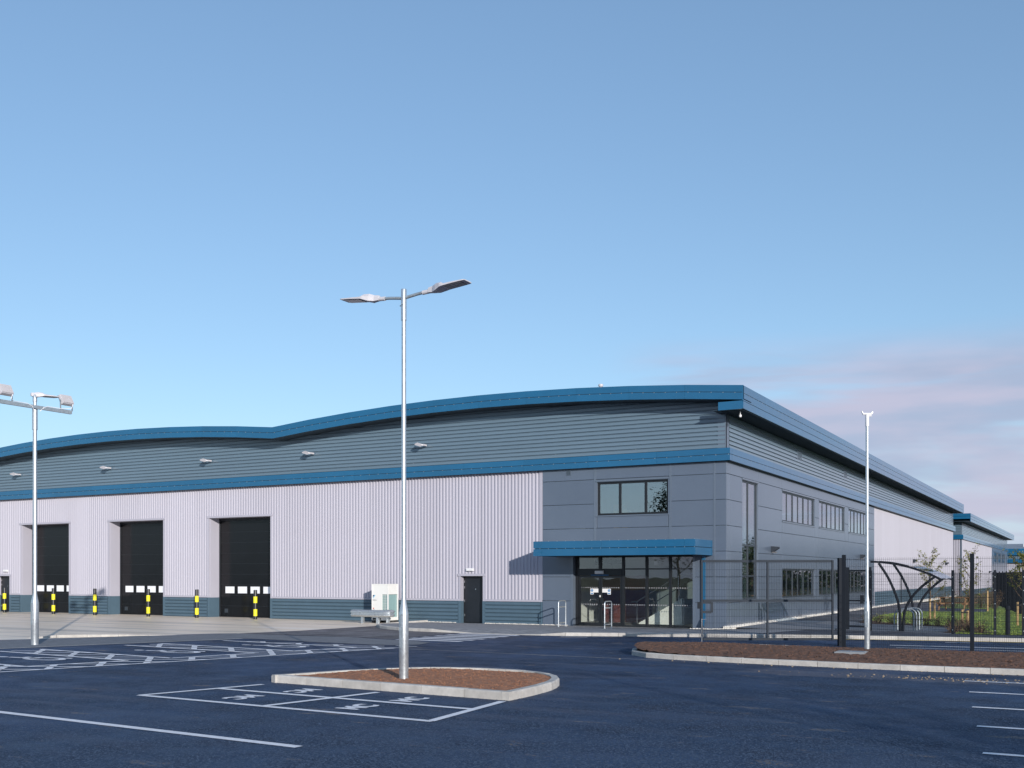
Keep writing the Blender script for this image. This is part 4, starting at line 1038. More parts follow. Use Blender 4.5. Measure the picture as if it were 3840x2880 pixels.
# ------------------------------------------------------------------ wall lights
def wall_flood():
    o = thing('wall_floodlight', (0, 0, 0), 'x', 'floodlight')
    mb = MB(); mb.box(.16, .30, -.04, .30, -.05, .06); mb.bar((.23, 0, 0), (.10, -.10, .02), .06, .05); ob('bracket', mb, 'lamp_grey', o)
    ax, ay, az_ = Vector((.93, .12, -.28)), Vector((.15, -.90, -.36)), Vector((.28, -.36, .9))
    mb = MB(); mb.rbox((-.06, -.14, .03), ax, ay, az_, .24, .19, .035); ob('lamp_head', mb, 'lamp_grey', o)
    c = Vector((-.06, -.14, .03)) - az_.normalized() * .037
    mb = MB(); mb.rbox(c, ax, ay, az_, .20, .15, .006); ob('lens', mb, 'lamp_lens', o)
    return o
wf = wall_flood()
FL = [(-26.4, 'pale floodlight on the upper cladding above the outdoor air conditioner'), (-32.85, 'pale floodlight on the upper cladding above blank white wall right of the loading doors'), (-39.5, 'pale floodlight above the loading door nearest the air conditioner'), (-46.9, 'pale floodlight above the middle loading door'), (-54.45, 'pale floodlight above the loading door next to the far steel door')]
for i, (x, lb) in enumerate(FL):
    o = wf if i == 0 else copy_thing(wf, (x, YF - .34, 7.95)); o.location = (x, YF - .34, 7.95); ORG[o] = Vector(o.location); o.scale = (.6, .75, .65); o['label'] = lb; o['group'] = 'floodlights along the upper front wall'
def wall_wedge():
    o = thing('wall_light', (0, 0, 0), 'x', 'wall light')
    mb = MB(); mb.add([(0, -.14, -.12), (0, .14, -.12), (0, .14, .12), (0, -.14, .12), (.34, -.10, .04), (.34, .10, .04), (.30, .12, .10), (.30, -.12, .10), (.10, -.13, -.11), (.10, .13, -.11)],
        [(0, 3, 2, 1), (3, 7, 6, 2), (7, 4, 5, 6), (0, 8, 4, 7, 3), (1, 2, 6, 5, 9), (0, 1, 9, 8), (8, 9, 5, 4)]); ob('hood', mb, 'gate_grey', o)
    mb = MB(); mb.box(.02, .22, -.06, .06, -.17, -.115); ob('lamp', mb, 'lamp_lens', o)
    return o
wl0 = wall_wedge()
for i, (y, lb) in enumerate([(45.95, 'dark wedge wall light between tall window and first upper office window'), (65.9, 'dark wedge wall light between the office storeys at the last windows'), (86.9, 'dark wedge wall light on white side cladding behind the first young tree'), (107.0, 'dark wedge wall light near the far end of the white side wall')]):
    o = wl0 if i == 0 else copy_thing(wl0, (0, 0, 0)); o.location = (XR + .065, y, 3.28); ORG[o] = Vector(o.location); o['label'] = lb; o['group'] = 'wedge lights on the side wall'
o = copy_thing(wl0, (XR + .065, 153.5, 2.65), label='dark wedge wall light on the second warehouse'); o['group'] = 'wedge lights on the side wall'
for x, z, d, lb in ((-23.98, 2.32, .045, 'white emergency light box above the steel door by the canopy'), (-55.7, 2.35, .045, 'white emergency light box above the steel door past the loading doors'), (-17.87, 2.20, -.13, 'white light box above the glass entrance doors')):
    t = thing('emergency_light', (x, YF - d, z), lb, 'light', 'emergency lights above doors')
    mb = MB(); mb.ubox(MF, x - .19, x + .19, d, d + .03, z - .01, z + .12); ob('back_plate', mb, 'white_paint', t)
    mb = MB(); mb.ubox(MF, x - .185, x + .185, d + .03, d + .085, z, z + .11); mb.ubox(MF, x - .15, x + .15, d + .085, d + .10, z + .015, z + .095); ob('diffuser', mb, 'white_paint', t)
t = thing('sensor', (XR + .75, 39.0, 8.1), 'tiny white sensor hanging under the blue roof corner', 'sensor')
mb = MB(); mb.tube([(XR + .75, 39.0, 8.36), (XR + .75, 39.0, 8.20)], .015, 6); mb.lathe([(.03, 0), (.05, .02), (.05, .09), (.02, .11)], (XR + .75, 39.0, 8.10), 10); ob('sensor_body', mb, 'white_paint', t)

# ------------------------------------------------------------------ lamp columns
def lantern(parent, c, d, z, name='lantern', L=.62, tilt=.07):
    """flat LED street lantern: spigot housing then a thin tapering tray, pointing along d"""
    d = Vector((d[0], d[1], 0)).normalized(); s = Vector((-d.y, d.x, 0)); up = Vector((0, 0, 1))
    def P(a, b_, h): return Vector(c) + d * a + s * b_ + up * (h + a * tilt)
    mb = MB()
    rows = [(0.0, .045, -.045, .05), (.10, .055, -.06, .06), (.20, .11, -.06, .085), (.32, .155, -.03, .075), (.36, .16, -.022, .04), (.36 + L * .4, .16, -.014, .028), (.36 + L * .75, .15, -.010, .020), (.40 + L * .75, .135, -.006, .012)]
    o = len(mb.v)
    for a, w, lo, hi in rows:
        mb.v += [tuple(P(a, -w, lo)), tuple(P(a, w, lo)), tuple(P(a, w, lo + (hi - lo) * .6)), tuple(P(a, w * .55, hi)), tuple(P(a, -w * .55, hi)), tuple(P(a, -w, lo + (hi - lo) * .6))]
    for i in range(len(rows) - 1):
        for j in range(6): mb.f.append((o + i * 6 + j, o + i * 6 + (j + 1) % 6, o + (i + 1) * 6 + (j + 1) % 6, o + (i + 1) * 6 + j))
    mb.f.append(tuple(range(o, o + 6))[::-1]); k = o + 6 * (len(rows) - 1); mb.f.append(tuple(range(k, k + 6)))
    h = ob(name, mb, 'lamp_grey', parent)
    l0, l1 = .40, .34 + L * .7; mb = MB()
    mb.hexa([P(l0, -.13, -.030), P(l1, -.125, -.022), P(l1, .125, -.022), P(l0, .13, -.030), P(l0, -.13, -.018), P(l1, -.125, -.009), P(l1, .125, -.009), P(l0, .13, -.018)])
    ob('lens', mb, 'lamp_lens', h); return h
def column(t, x, y, z0, r_base, r_top, z_sh, z_top):
    mb = MB(); mb.lathe([(r_base * .97, -.1), (r_base * .97, .42), (r_base, .43), (r_base, z_sh - .16), (r_base * .99, z_sh - .15), (r_top * 1.06, z_sh + .10), (r_top, z_sh + .16), (r_top * .94, z_top)], (x, y, z0), 28); ob('shaft', mb, 'galv', t, smooth=True)
    mb = MB(); mb.box(x - .035, x + .035, y - r_base - .006, y - r_base + .03, z0 + .62, z0 + 1.02); mb.tube([(x + .02, y - r_base - .012, z0 + 1.25), (x + .02, y - r_base + .01, z0 + 1.25)], .02, 8); ob('access_door', mb, 'galv_dull', t)
def twin_lamp(x, y, z0, label):
    t = thing('lamp_post', (x, y, z0), label, 'lamp post', 'galvanised columns with lanterns')
    column(t, x, y, z0, .093, .046, 1.42, 7.1)
    mb = MB(); mb.lathe([(.053, 6.93), (.054, 7.52), (.050, 7.53)], (x, y, z0), 24); ob('sleeve', mb, 'galv', t, smooth=True)
    zt = z0 + 7.36
    for s in (-1, 1):
        mb = MB(); mb.tube([(x + s * .04, y, zt), (x + s * .30, y, zt + .035), (x + s * .42, y, zt + .045), (x + s * .58, y, zt + .055)], .030, 12); ob('arm', mb, 'galv_dull', t, smooth=True)
        mb = MB(); mb.tube([(x + s * .44, y, zt + .045), (x + s * .62, y, zt + .055)], .042, 12); ob('clamp', mb, 'lamp_grey', t, smooth=True)
        lantern(t, (x + s * .58, y, zt + .07), (s, 0), 0, 'lantern', .62, .07)
    mb = MB(); mb.tube([(x - .09, y, zt - .14), (x - .04, y, zt - .14)], .012, 6); mb.tube([(x + .01, y - .09, zt - .13), (x + .01, y - .05, zt - .13)], .012, 6); ob('grub_screws', mb, 'galv_dull', t)
    return t
twin_lamp(-11.67, 16.75, .10, 'tall galvanised lamp post with twin lanterns rising from the soil island')
twin_lamp(12.8, 0.3, 0.0, 'galvanised twin lamp post on the car park, casting a long thin shadow')
# floodlight mast by the paved path
LX, LY = -28.25, 21.0
t = thing('floodlight_mast', (LX, LY, 0), 'galvanised mast with crossbar of two floodlights and a small lantern on top', 'lamp post', 'galvanised columns with lanterns')
column(t, LX, LY, .01, .115, .062, 1.42, 7.05)
mb = MB(); mb.lathe([(.078, 6.55), (.078, 7.22), (.05, 7.23), (.05, 7.40), (.064, 7.41), (.064, 7.60), (.05, 7.62)], (LX, LY, 0), 24); ob('sleeve', mb, 'galv', t, smooth=True)
mb = MB(); mb.box(LX + .05, LX + .14, LY - 1.22, LY + 1.22, 7.18, 7.28); ob('crossbar', mb, 'galv_dull', t)
lantern(t, (LX - .05, LY - .1, 7.62), (.35, .94), 0, 'lantern', .55, .0)
for s in (-1, 1):
    c = Vector((LX + .08, LY + s * 1.05, 7.60)); nrm_ = Vector((-.86, 0, -.50)).normalized(); up = Vector((-.50, 0, .86)); sd = Vector((0, 1, 0))
    mb = MB(); mb.rbox(c, sd, up, nrm_, .195, .16, .04); hd = ob('flood_head', mb, 'lamp_grey', t)
    for i in range(13):
        mb = MB(); mb.rbox(c - nrm_ * .06 + sd * (-.18 + i * .03), sd, up, nrm_, .005, .145, .018); ob('fin', mb, 'lamp_grey', hd)
    mb = MB(); mb.rbox(c + nrm_ * .048, sd, up, nrm_, .21, .175, .009); ob('front_glass', mb, 'lamp_lens', hd)
    mb = MB()
    for q in (-1, 1): mb.bar(c + sd * (.212 * q), (LX + .095, LY + s * 1.05 + .212 * q, 7.29), .012, .05, (1, 0, 0))
    mb.box(LX + .06, LX + .13, LY + s * 1.05 - .22, LY + s * 1.05 + .22, 7.281, 7.295); ob('yoke', mb, 'galv_dull', t)
    mb = MB(); mb.tube([c - nrm_ * .05 - up * .17 + sd * (.15), (LX + .2, LY + s * 1.05 + .1, 7.34), (LX + .14, LY + s * .8, 7.30), (LX + .12, LY + s * .35, 7.30), (LX + .15, LY + s * .2, 7.24), (LX + .10, LY + s * .1, 7.12)], .011, 6); ob('cable', mb, 'cable', t, smooth=True)
# bare camera column in the long bed
PX, PY, PZ = -5.02, 27.45, .20
t = thing('camera_column', (PX, PY, PZ), 'slim galvanised column with an empty T bracket beside the gate', 'post', 'galvanised columns with lanterns')
column(t, PX, PY, PZ, .072, .039, 1.28, 5.88)
mb = MB(); mb.lathe([(.046, 5.66), (.046, 5.96), (.042, 5.97)], (PX, PY, PZ), 20); ob('sleeve', mb, 'white_paint', t, smooth=True)
mb = MB(); mb.tube([(PX - .10, PY - .06, 6.17), (PX + .10, PY + .06, 6.17)], .028, 10); mb.bar((PX - .09, PY - .055, 6.17), (PX - .115, PY - .07, 6.235), .045, .02); mb.bar((PX + .09, PY + .055, 6.17), (PX + .115, PY + .07, 6.225), .05, .035); mb.box(PX + .05, PX + .10, PY + .01, PY + .06, 6.10, 6.15); ob('t_bracket', mb, 'white_paint', t)

# ------------------------------------------------------------------ yard furniture
def load_bollard():
    o = thing('bollard', (0, 0, 0), 'x', 'bollard', 'black and yellow bollards before the loading doors')
    r_ = .088
    def cyl(a, b_, r, m, nm, dome=False):
        mb = MB(); pr = [(r, a), (r, b_)]
        if dome: pr = [(r, a), (r, b_ - .02), (r * .96, b_ - .006), (r * .85, b_)]
        mb.lathe(pr, (0, 0, 0), 22); ob(nm, mb, m, o, smooth=True)
    cyl(-.1, 1.42, r_, 'bollard_black', 'post', True)
    for a, b_ in ((.16, .49), (.79, 1.10)): cyl(a, b_, r_ + .006, 'yellow', 'yellow_sleeve')
    return o
bl = load_bollard()
BL = [(-35.57, 38.55, 'beside the loading door nearest the air conditioner'), (-39.45, 38.55, 'before the wall between first and middle loading doors'), (-42.9, 38.55, 'at the right jamb of the middle loading door'), (-46.95, 38.55, 'at the left jamb of the middle loading door'), (-50.3, 38.55, 'before the loading door nearest the far steel door'), (-55.0, 38.9, 'in front of the far steel door past the loading doors')]
for i, (x, y, lb) in enumerate(BL):
    o = bl if i == 0 else copy_thing(bl, (x, y, 0)); o.location = (x, y, .004); o['label'] = 'black and yellow banded bollard ' + lb
# outdoor air-conditioning unit
AX0, AX1, AY0, AY1 = -28.40, -27.50, 38.25, 39.04
t = thing('air_conditioner', (-27.95, 38.65, 0), 'white outdoor air-conditioning cabinet with green coil panels by the wall', 'air conditioner')
ms, mg = MB(), MB()
for x0, x1, y0, y1 in ((AX0, AX0 + .05, AY0, AY0 + .05), (AX1 - .05, AX1, AY0, AY0 + .05), (AX0, AX0 + .05, AY1 - .05, AY1), (AX1 - .05, AX1, AY1 - .05, AY1)): ms.box(x0, x1, y0, y1, .12, 1.70)
ms.box(AX0, AX1, AY0, AY1, 1.70, 1.745); ms.box(AX0 + .01, AX1 - .01, AY0 + .012, AY1 - .01, 1.28, 1.70); ms.box(AX0 + .01, AX1 - .01, AY0 + .012, AY1 - .01, .12, .26); ms.box(AX0 + .05, AX0 + .56, AY0 + .008, AY0 + .3, .26, 1.28)
ob('cabinet', ms, 'ac_white', t)
mb = MB(); mb.box(AX0 + .56, AX1 - .05, AY0 + .06, AY0 + .09, .26, 1.28); ob('coil', mb, 'ac_fin', t)
mb = MB(); mb.box(AX1 - .09, AX1 - .06, AY0 + .05, AY1 - .05, .26, 1.28); ob('coil', mb, 'ac_fin', t)
mb = MB(); mb.box(AX0 + .03, AX1 - .1, AY0 + .3, AY1 - .02, .27, 1.27); ob('inner_case', mb, 'ac_dark', t)
mb = MB()
for i in range(4): mb.box(AX0 + .575 + i * .085, AX0 + .583 + i * .085, AY0 + .02, AY0 + .03, .26, 1.28)
for i in range(9): mb.box(AX0 + .56, AX1 - .05, AY0 + .015, AY0 + .021, .30 + i * .115, .307 + i * .115)
ob('coil_guard', mb, 'ac_white', t)
for x in (AX0 + .1, AX1 - .1):
    mb = MB(); mb.box(x - .06, x + .06, AY0 - .04, AY1 + .04, .004, .118); ob('foot', mb, 'rubber', t)
mb = MB(); mb.box(AX0 + .05, AX0 + .5, AY0 + .005, AY0 + .0115, .145, .225); ob('knockout_plate', mb, 'ac_dark', t)
mb = MB(); mb.add([(AX0 + .07, AY0 + .002, 1.25), (AX0 + .16, AY0 + .002, 1.25), (AX0 + .07, AY0 + .002, 1.15)], [(0, 1, 2)]); ob('emblem', mb, 'logo_dark', t, recalc=False)
mb = MB(); mb.add([(AX0 + .20, AY0 + .002, 1.25), (AX0 + .07, AY0 + .002, 1.10), (AX0 + .07, AY0 + .002, 1.13), (AX0 + .175, AY0 + .002, 1.25)], [(0, 1, 2, 3)]); mb.add([(AX0 + .20, AY0 + .002, 1.23), (AX0 + .20, AY0 + .002, 1.25), (AX0 + .07, AY0 + .002, 1.09)], [(0, 1, 2)]); ob('emblem', mb, 'logo_blue', t, recalc=False)
tm = text_mesh('DAIKIN', .07, 'logo_dark', 'lettering'); o = inst('lettering', tm, t, (AX0 + .15, AY0 + .002, 1.02)); o.rotation_euler = (R(90), 0, 0)
mb = MB(); mb.box(AX0 + .07, AX0 + .13, AY0 + .002, AY0 + .007, .63, .68); ob('warning_print', mb, 'red_print', t)
mb = MB(); [mb.box(AX0 + .07, AX0 + .17, AY0 + .002, AY0 + .007, .50 + i * .03, .515 + i * .03) for i in range(4)]; ob('small_print', mb, 'grey_print', t)
# W-beam crash barrier
t = thing('crash_barrier', (-28.1, 37.5, 0), 'short galvanised W-beam crash barrier guarding the air conditioner', 'barrier')
prof = [(0, .0), (.03, .02), (.085, .07), (.085, .10), (.03, .14), (.03, .17), (.085, .21), (.085, .24), (.03, .29), (0, .31)]
path = [(-28.95, 37.52), (-28.5, 37.5), (-27.6, 37.5), (-27.35, 37.5), (-27.12, 37.53), (-26.98, 37.62), (-26.93, 37.76), (-26.98, 37.9), (-27.12, 37.99), (-27.4, 38.02)]
mb = MB(); nP = len(prof)
for i, (x, y) in enumerate(path):
    a, b_ = Vector(path[max(i - 1, 0)]), Vector(path[min(i + 1, len(path) - 1)]); d = (b_ - a).normalized(); nn = Vector((d.y, -d.x))
    for dp, z in prof: mb.v.append((x + nn.x * dp, y + nn.y * dp, .30 + z))
for i in range(len(path) - 1):
    for j in range(nP - 1): mb.f.append((i * nP + j, (i + 1) * nP + j, (i + 1) * nP + j + 1, i * nP + j + 1))
ob('beam', mb, 'galv', t, smooth=True, recalc=False)
for x, y in ((-28.45, 37.60), (-27.62, 37.60), (-27.30, 37.92)):
    mb = MB(); mb.box(x - .055, x + .055, y, y + .02, -.05, .60); mb.box(x - .055, x - .045, y + .02, y + .12, -.05, .60); mb.box(x + .045, x + .055, y + .02, y + .12, -.05, .60); ob('post', mb, 'galv', t)
mb = MB()
for x in (-28.45, -27.62):
    for z in (.42, .49): mb.tube([(x, 37.43, z), (x, 37.55, z)], .018, 6)
ob('bolts', mb, 'steel', t)
# steel hoop guards at the entrance
def hoop(x0, y0, x1, y1, z0, h, r_, m, rails, t, bend=.11):
    d = Vector((x1 - x0, y1 - y0, 0)); L_ = d.length; d.normalize(); A = Vector((x0, y0, z0)); cr = min(bend, L_ * .45); pts = [A, A + Vector((0, 0, h - cr))]
    for i in range(1, 7):
        a = math.pi / 2 * i / 6; pts.append(A + d * (cr - cr * math.cos(a)) + Vector((0, 0, h - cr + cr * math.sin(a))))
    for i in range(0, 7):
        a = math.pi / 2 * i / 6; pts.append(A + d * (L_ - cr + cr * math.sin(a)) + Vector((0, 0, h - cr + cr * math.cos(a))))
    pts.append(A + d * L_); mb = MB(); mb.tube(pts, r_, 12); ob('hoop', mb, m, t, smooth=True)
    for z in rails:
        mb = MB(); mb.bar(A + Vector((0, 0, z)) + d * r_, A + d * (L_ - r_) + Vector((0, 0, z)), .012, .05); ob('cross_rail', mb, m, t)
    for q in (0, L_):
        mb = MB(); mb.lathe([(.055, 0), (.055, .01), (.03, .014)], tuple(A + d * q), 12); ob('base_plate', mb, m, t)
for x, y, lb in ((-18.9, 38.28, 'steel door hoop beside the grey panel left of the glass doors'), (-16.55, 37.55, 'steel door hoop standing in front of the glass doors')):
    t = thing('door_hoop', (x, y, pz(x, y)), lb, 'guard rail', 'steel hoops at the entrance')
    hoop(x, y - .33, x, y + .33, pz(x, y) - .004, 1.05, .024, 'galv', (.80, .16), t)

# ------------------------------------------------------------------ fences and gate
def mesh_wires(A, B, z0, z1, sx=.05, zs=None, r_=.0028):
    A, B = Vector((A[0], A[1], 0)), Vector((B[0], B[1], 0)); L_ = (B - A).length; d = (B - A).normalized(); nn = Vector((-d.y, d.x, 0)); mb = MB()
    def wire(p, q):
        e = (q - p).normalized(); a = e.cross(nn).normalized() * r_; b_ = nn * r_; o = len(mb.v)
        for c in (p, q): mb.v += [tuple(c + a), tuple(c + b_), tuple(c - a), tuple(c - b_)]
        for j in range(4): mb.f.append((o + j, o + (j + 1) % 4, o + 4 + (j + 1) % 4, o + 4 + j))
    n = max(1, int(L_ / sx))
    for i in range(n + 1): p = A + d * (L_ * i / n); wire(p + Vector((0, 0, z0)), p + Vector((0, 0, z1)))
    if zs is None:
        zs = []; z = z0 + .03
        while z < z1: zs.append(z); z += .2
    for z in zs:
        for k in (-.006, .006): wire(A + Vector((0, 0, z)) + nn * k, B + Vector((0, 0, z)) + nn * k)
    return mb
def fence(name, label, pts, z0, h, pw=.06, group='black mesh fence runs', m='fence_black', sx=.05, clips=True, mid=None):
    t = thing(name, (*pts[0], z0), label, 'fence', group)
    for i, (x, y) in enumerate(pts):
        a, b_ = Vector(pts[max(i - 1, 0)]), Vector(pts[min(i + 1, len(pts) - 1)]); d = (b_ - a).normalized(); nn = Vector((-d.y, d.x))
        mb = MB(); mb.rbox((x, y, z0 + (h + .08) / 2 - .05), (d.x, d.y, 0), (nn.x, nn.y, 0), (0, 0, 1), pw / 2, pw / 2, (h + .18) / 2); p = ob('post', mb, m, t)
        if clips:
            mb = MB()
            for k in range(5):
                zz = z0 + .15 + k * (h - .3) / 4; mb.rbox((x - nn.x * (pw / 2 + .006), y - nn.y * (pw / 2 + .006), zz), (d.x, d.y, 0), (nn.x, nn.y, 0), (0, 0, 1), .012, .006, .012)
            ob('fixing_clips', mb, 'galv_dull', p, kind='stuff')
    for a, b_ in zip(pts[:-1], pts[1:]):
        zs = None
        ob('mesh_panel', mesh_wires(a, b_, z0 + .04, z0 + h, sx), m, t, kind='stuff', recalc=False)
    return t
fence('mesh_fence', 'black welded mesh fence standing along the back of the mulch bed', [(-6.05, 29.72), (-2.78, 29.42), (.5, 29.12), (3.8, 28.9), (7.1, 28.75)], .08, 2.52, .09, clips=False)
fence('mesh_fence', 'black mesh fence between tarmac footpath and lawn', [(-7.1, 39.5), (-4.25, 38.62), (-2.95, 38.7), (-2.1, 38.85), (.9, 39.1), (3.9, 39.4)], Z1, 2.1, .075)
fence('mesh_fence', 'black mesh fence running away along the right side of the lawn', [(-.55, 39.2)] + [(-.55 - .137 * 3.0 * i, 39.2 + 3.0 * i) for i in range(1, 15)], Z1, 2.2, .06)
fence('mesh_fence', 'black mesh fence closing the far end of the lawn by the white wall', [(-12.3, 80.2), (-10.4, 80.3), (-8.42, 80.4), (-6.3, 80.9)], Z1, 2.15, .06)
# stand-alone gate posts and the open gate leaf
fwd2, rgt2 = Vector((-.4848, .8746, 0)), Vector((.8746, .4848, 0))
def gp(px, dep): return fwd2 * dep + rgt2 * ((px - 1920) / 3949 * dep)
hp = gp(3154, 31.6); t = thing('gate_post', (hp.x, hp.y, 0), 'thick black steel gate post carrying the open gate', 'gate post')
mb = MB(); mb.rbox((hp.x, hp.y, 1.26), rgt2, fwd2, (0, 0, 1), .085, .085, 1.36); ob('post', mb, 'fence_black', t)
mb = MB(); mb.rbox((hp.x, hp.y, 2.63), rgt2, fwd2, (0, 0, 1), .09, .09, .012); ob('cap', mb, 'fence_black', t)
for z in (.5, 2.05):
    mb = MB(); q = hp - rgt2 * .12; mb.rbox((q.x, q.y, z), rgt2, fwd2, (0, 0, 1), .06, .02, .02); ob('hinge', mb, 'gate_grey', t)
q = hp + rgt2 * .10 + fwd2 * .3; t = thing('gate_post', (q.x, q.y, 0), 'slim black box-section post just behind the thick gate post', 'gate post')
mb = MB(); mb.rbox((q.x, q.y, 1.1), rgt2, fwd2, (0, 0, 1), .05, .05, 1.2); ob('post', mb, 'fence_black', t); mb = MB(); mb.rbox((q.x, q.y, 2.306), rgt2, fwd2, (0, 0, 1), .052, .052, .006); ob('cap', mb, 'gate_grey', t)
ga, gb = gp(2632, 31.6), gp(3122, 31.6); zb, zt, zm = .17, 2.58, 1.36
t = thing('swing_gate', (ga.x, ga.y, zb), 'wide dark grey mesh gate leaf standing open before the office corner', 'gate')
def grail(a, b_, w=.07, nm='rail'):
    mb = MB(); mb.bar(a, b_, .05, w, fwd2 if abs((Vector(b_) - Vector(a)).z) > .5 else (0, 0, 1)); return ob(nm, mb, 'gate_grey', t)
up = Vector((0, 0, 1)); gm_ = ga.lerp(gb, .503)
for p in (ga, gb): grail(p + up * zb, p + up * zt, .075, 'stile')
grail(gm_ + up * (zb + .04), gm_ + up * (zt - .04), .065, 'stile')
for z in (zb + .035, zm, zt - .035): grail(ga + up * z + rgt2 * .04, gb + up * z - rgt2 * .04, .07, 'rail')
ob('mesh_panel', mesh_wires(ga + rgt2 * .03, gb - rgt2 * .03, zb + .05, zt + .02, .05, [zb + .12 + i * .2 for i in range(12)]), 'fence_black', t, kind='stuff', recalc=False)
for z, c in ((1.30, (0, 0)), (1.02, (0, 0))):
    q = ga + rgt2 * .12; mb = MB(); mb.rbox((q.x, q.y, z), rgt2, fwd2, up, .16, .02, .04 if z < 1.2 else .03); ob('latch_plate', mb, 'gate_grey', t)
q = ga - rgt2 * .08; mb = MB(); mb.rbox((q.x, q.y, 1.22), rgt2, fwd2, up, .05, .03, .10); ob('lock_case', mb, 'fence_black', t)
q = ga + rgt2 * .30; mb = MB(); mb.rbox((q.x, q.y, 1.16), rgt2, fwd2, up, .04, .02, .16); ob('latch_plate', mb, 'gate_grey', t)
q = ga - rgt2 * .01 - fwd2 * .05; mb = MB(); mb.tube([(q.x, q.y, .05), (q.x, q.y, .82)], .014, 8); mb.tube([(q.x, q.y, .80), (q.x + rgt2.x * .14, q.y + rgt2.y * .14, .80)], .012, 8); ob('drop_bolt', mb, 'steel', t)
# tall garden gate frame beside the footpath
ga2, gb2 = Vector((-8.0, 39.95, 0)), Vector((-7.15, 39.6, 0))
t = thing('garden_gate', (ga2.x, ga2.y, Z1), 'narrow black mesh gate at the end of the lawn fence', 'gate')
for p in (ga2, gb2): mb = MB(); mb.box(p.x - .05, p.x + .05, p.y - .05, p.y + .05, .05, 2.42); ob('post', mb, 'fence_black', t)
for z in (.25, 1.2, 2.3): mb = MB(); mb.bar(ga2 + up * z, gb2 + up * z, .04, .05); ob('rail', mb, 'fence_black', t)
ob('mesh_panel', mesh_wires(ga2, gb2, .25, 2.3), 'fence_black', t, kind='stuff', recalc=False)
mb = MB(); mb.box(ga2.x + .5, ga2.x + .62, ga2.y - .3, ga2.y - .22, 1.1, 1.4); ob('lock_case', mb, 'fence_black', t)

# ------------------------------------------------------------------ cycle shelter and stands
t = thing('cycle_shelter', (-6.05, 41.2, Z1), 'open cycle shelter with curved black ribs and clear curved roof sheet', 'shelter')
def arc3(pts, n=14):
    P = [Vector(p) for p in pts]; out = []
    for i in range(len(P) - 1):
        p0, p1, p2, p3 = P[max(i - 1, 0)], P[i], P[i + 1], P[min(i + 2, len(P) - 1)]
        for k in range(n // (len(P) - 1) + 1):
            s = k / (n // (len(P) - 1) + 1); out.append(.5 * ((2 * p1) + (p2 - p0) * s + (2 * p0 - 5 * p1 + 4 * p2 - p3) * s * s + (3 * p1 - p0 - 3 * p2 + p3) * s ** 3))
    out.append(P[-1]); return out
roofc = [(-7.12, 2.615), (-6.81, 2.60), (-6.23, 2.52), (-5.66, 2.37), (-5.10, 2.155), (-4.72, 1.955)]
for y in (39.6, 42.77):
    for pts in ([(-6.10, .12), (-6.134, .935), (-6.263, 1.447), (-6.522, 2.05), (-6.84, 2.56)], [(-6.02, .12), (-5.948, .848), (-5.721, 1.331), (-5.382, 1.723), (-4.97, 2.06)]):
        mb = MB(); mb.tube(arc3([(x, y, z) for x, z in pts]), .046, 10); ob('leg', mb, 'fence_black', t, smooth=True)
    mb = MB(); rp = arc3([(x, y, z) for x, z in roofc])
    for a, b_ in zip(rp[:-1], rp[1:]): mb.bar(a, b_ + (b_ - a) * .08, .05, .075, (0, 1, 0) if False else (0, 0, 1))
    ob('roof_rib', mb, 'fence_black', t)
for x, z in roofc:
    mb = MB(); mb.tube([(x, 39.6, z + .03), (x, 42.77, z + .03)], .018, 6); ob('purlin', mb, 'fence_black', t)
mb = MB(); rp = arc3([(x, 0, z) for x, z in roofc], 12)
for p in rp: mb.v += [(p.x, 39.5, p.z + .06), (p.x, 42.87, p.z + .06)]
for i in range(len(rp) - 1): mb.f.append((2 * i, 2 * i + 1, 2 * i + 3, 2 * i + 2))
ob('roof_sheet', mb, 'shelter_sheet', t, smooth=True, recalc=False)
for i, y in enumerate((39.98, 40.65, 41.32, 42.05)):
    t = thing('cycle_stand', (-6.0, y, Z1), ('galvanised cycle hoop under the shelter, first from the footpath', 'galvanised cycle hoop under the shelter, second from the footpath', 'galvanised cycle hoop under the shelter, third from the footpath', 'galvanised cycle hoop under the shelter, furthest from the footpath')[i], 'cycle stand', 'cycle hoops under the shelter')
    hoop(-6.36, y, -5.70, y, Z1, .78, .025, 'galv_dull', (), t, .24)

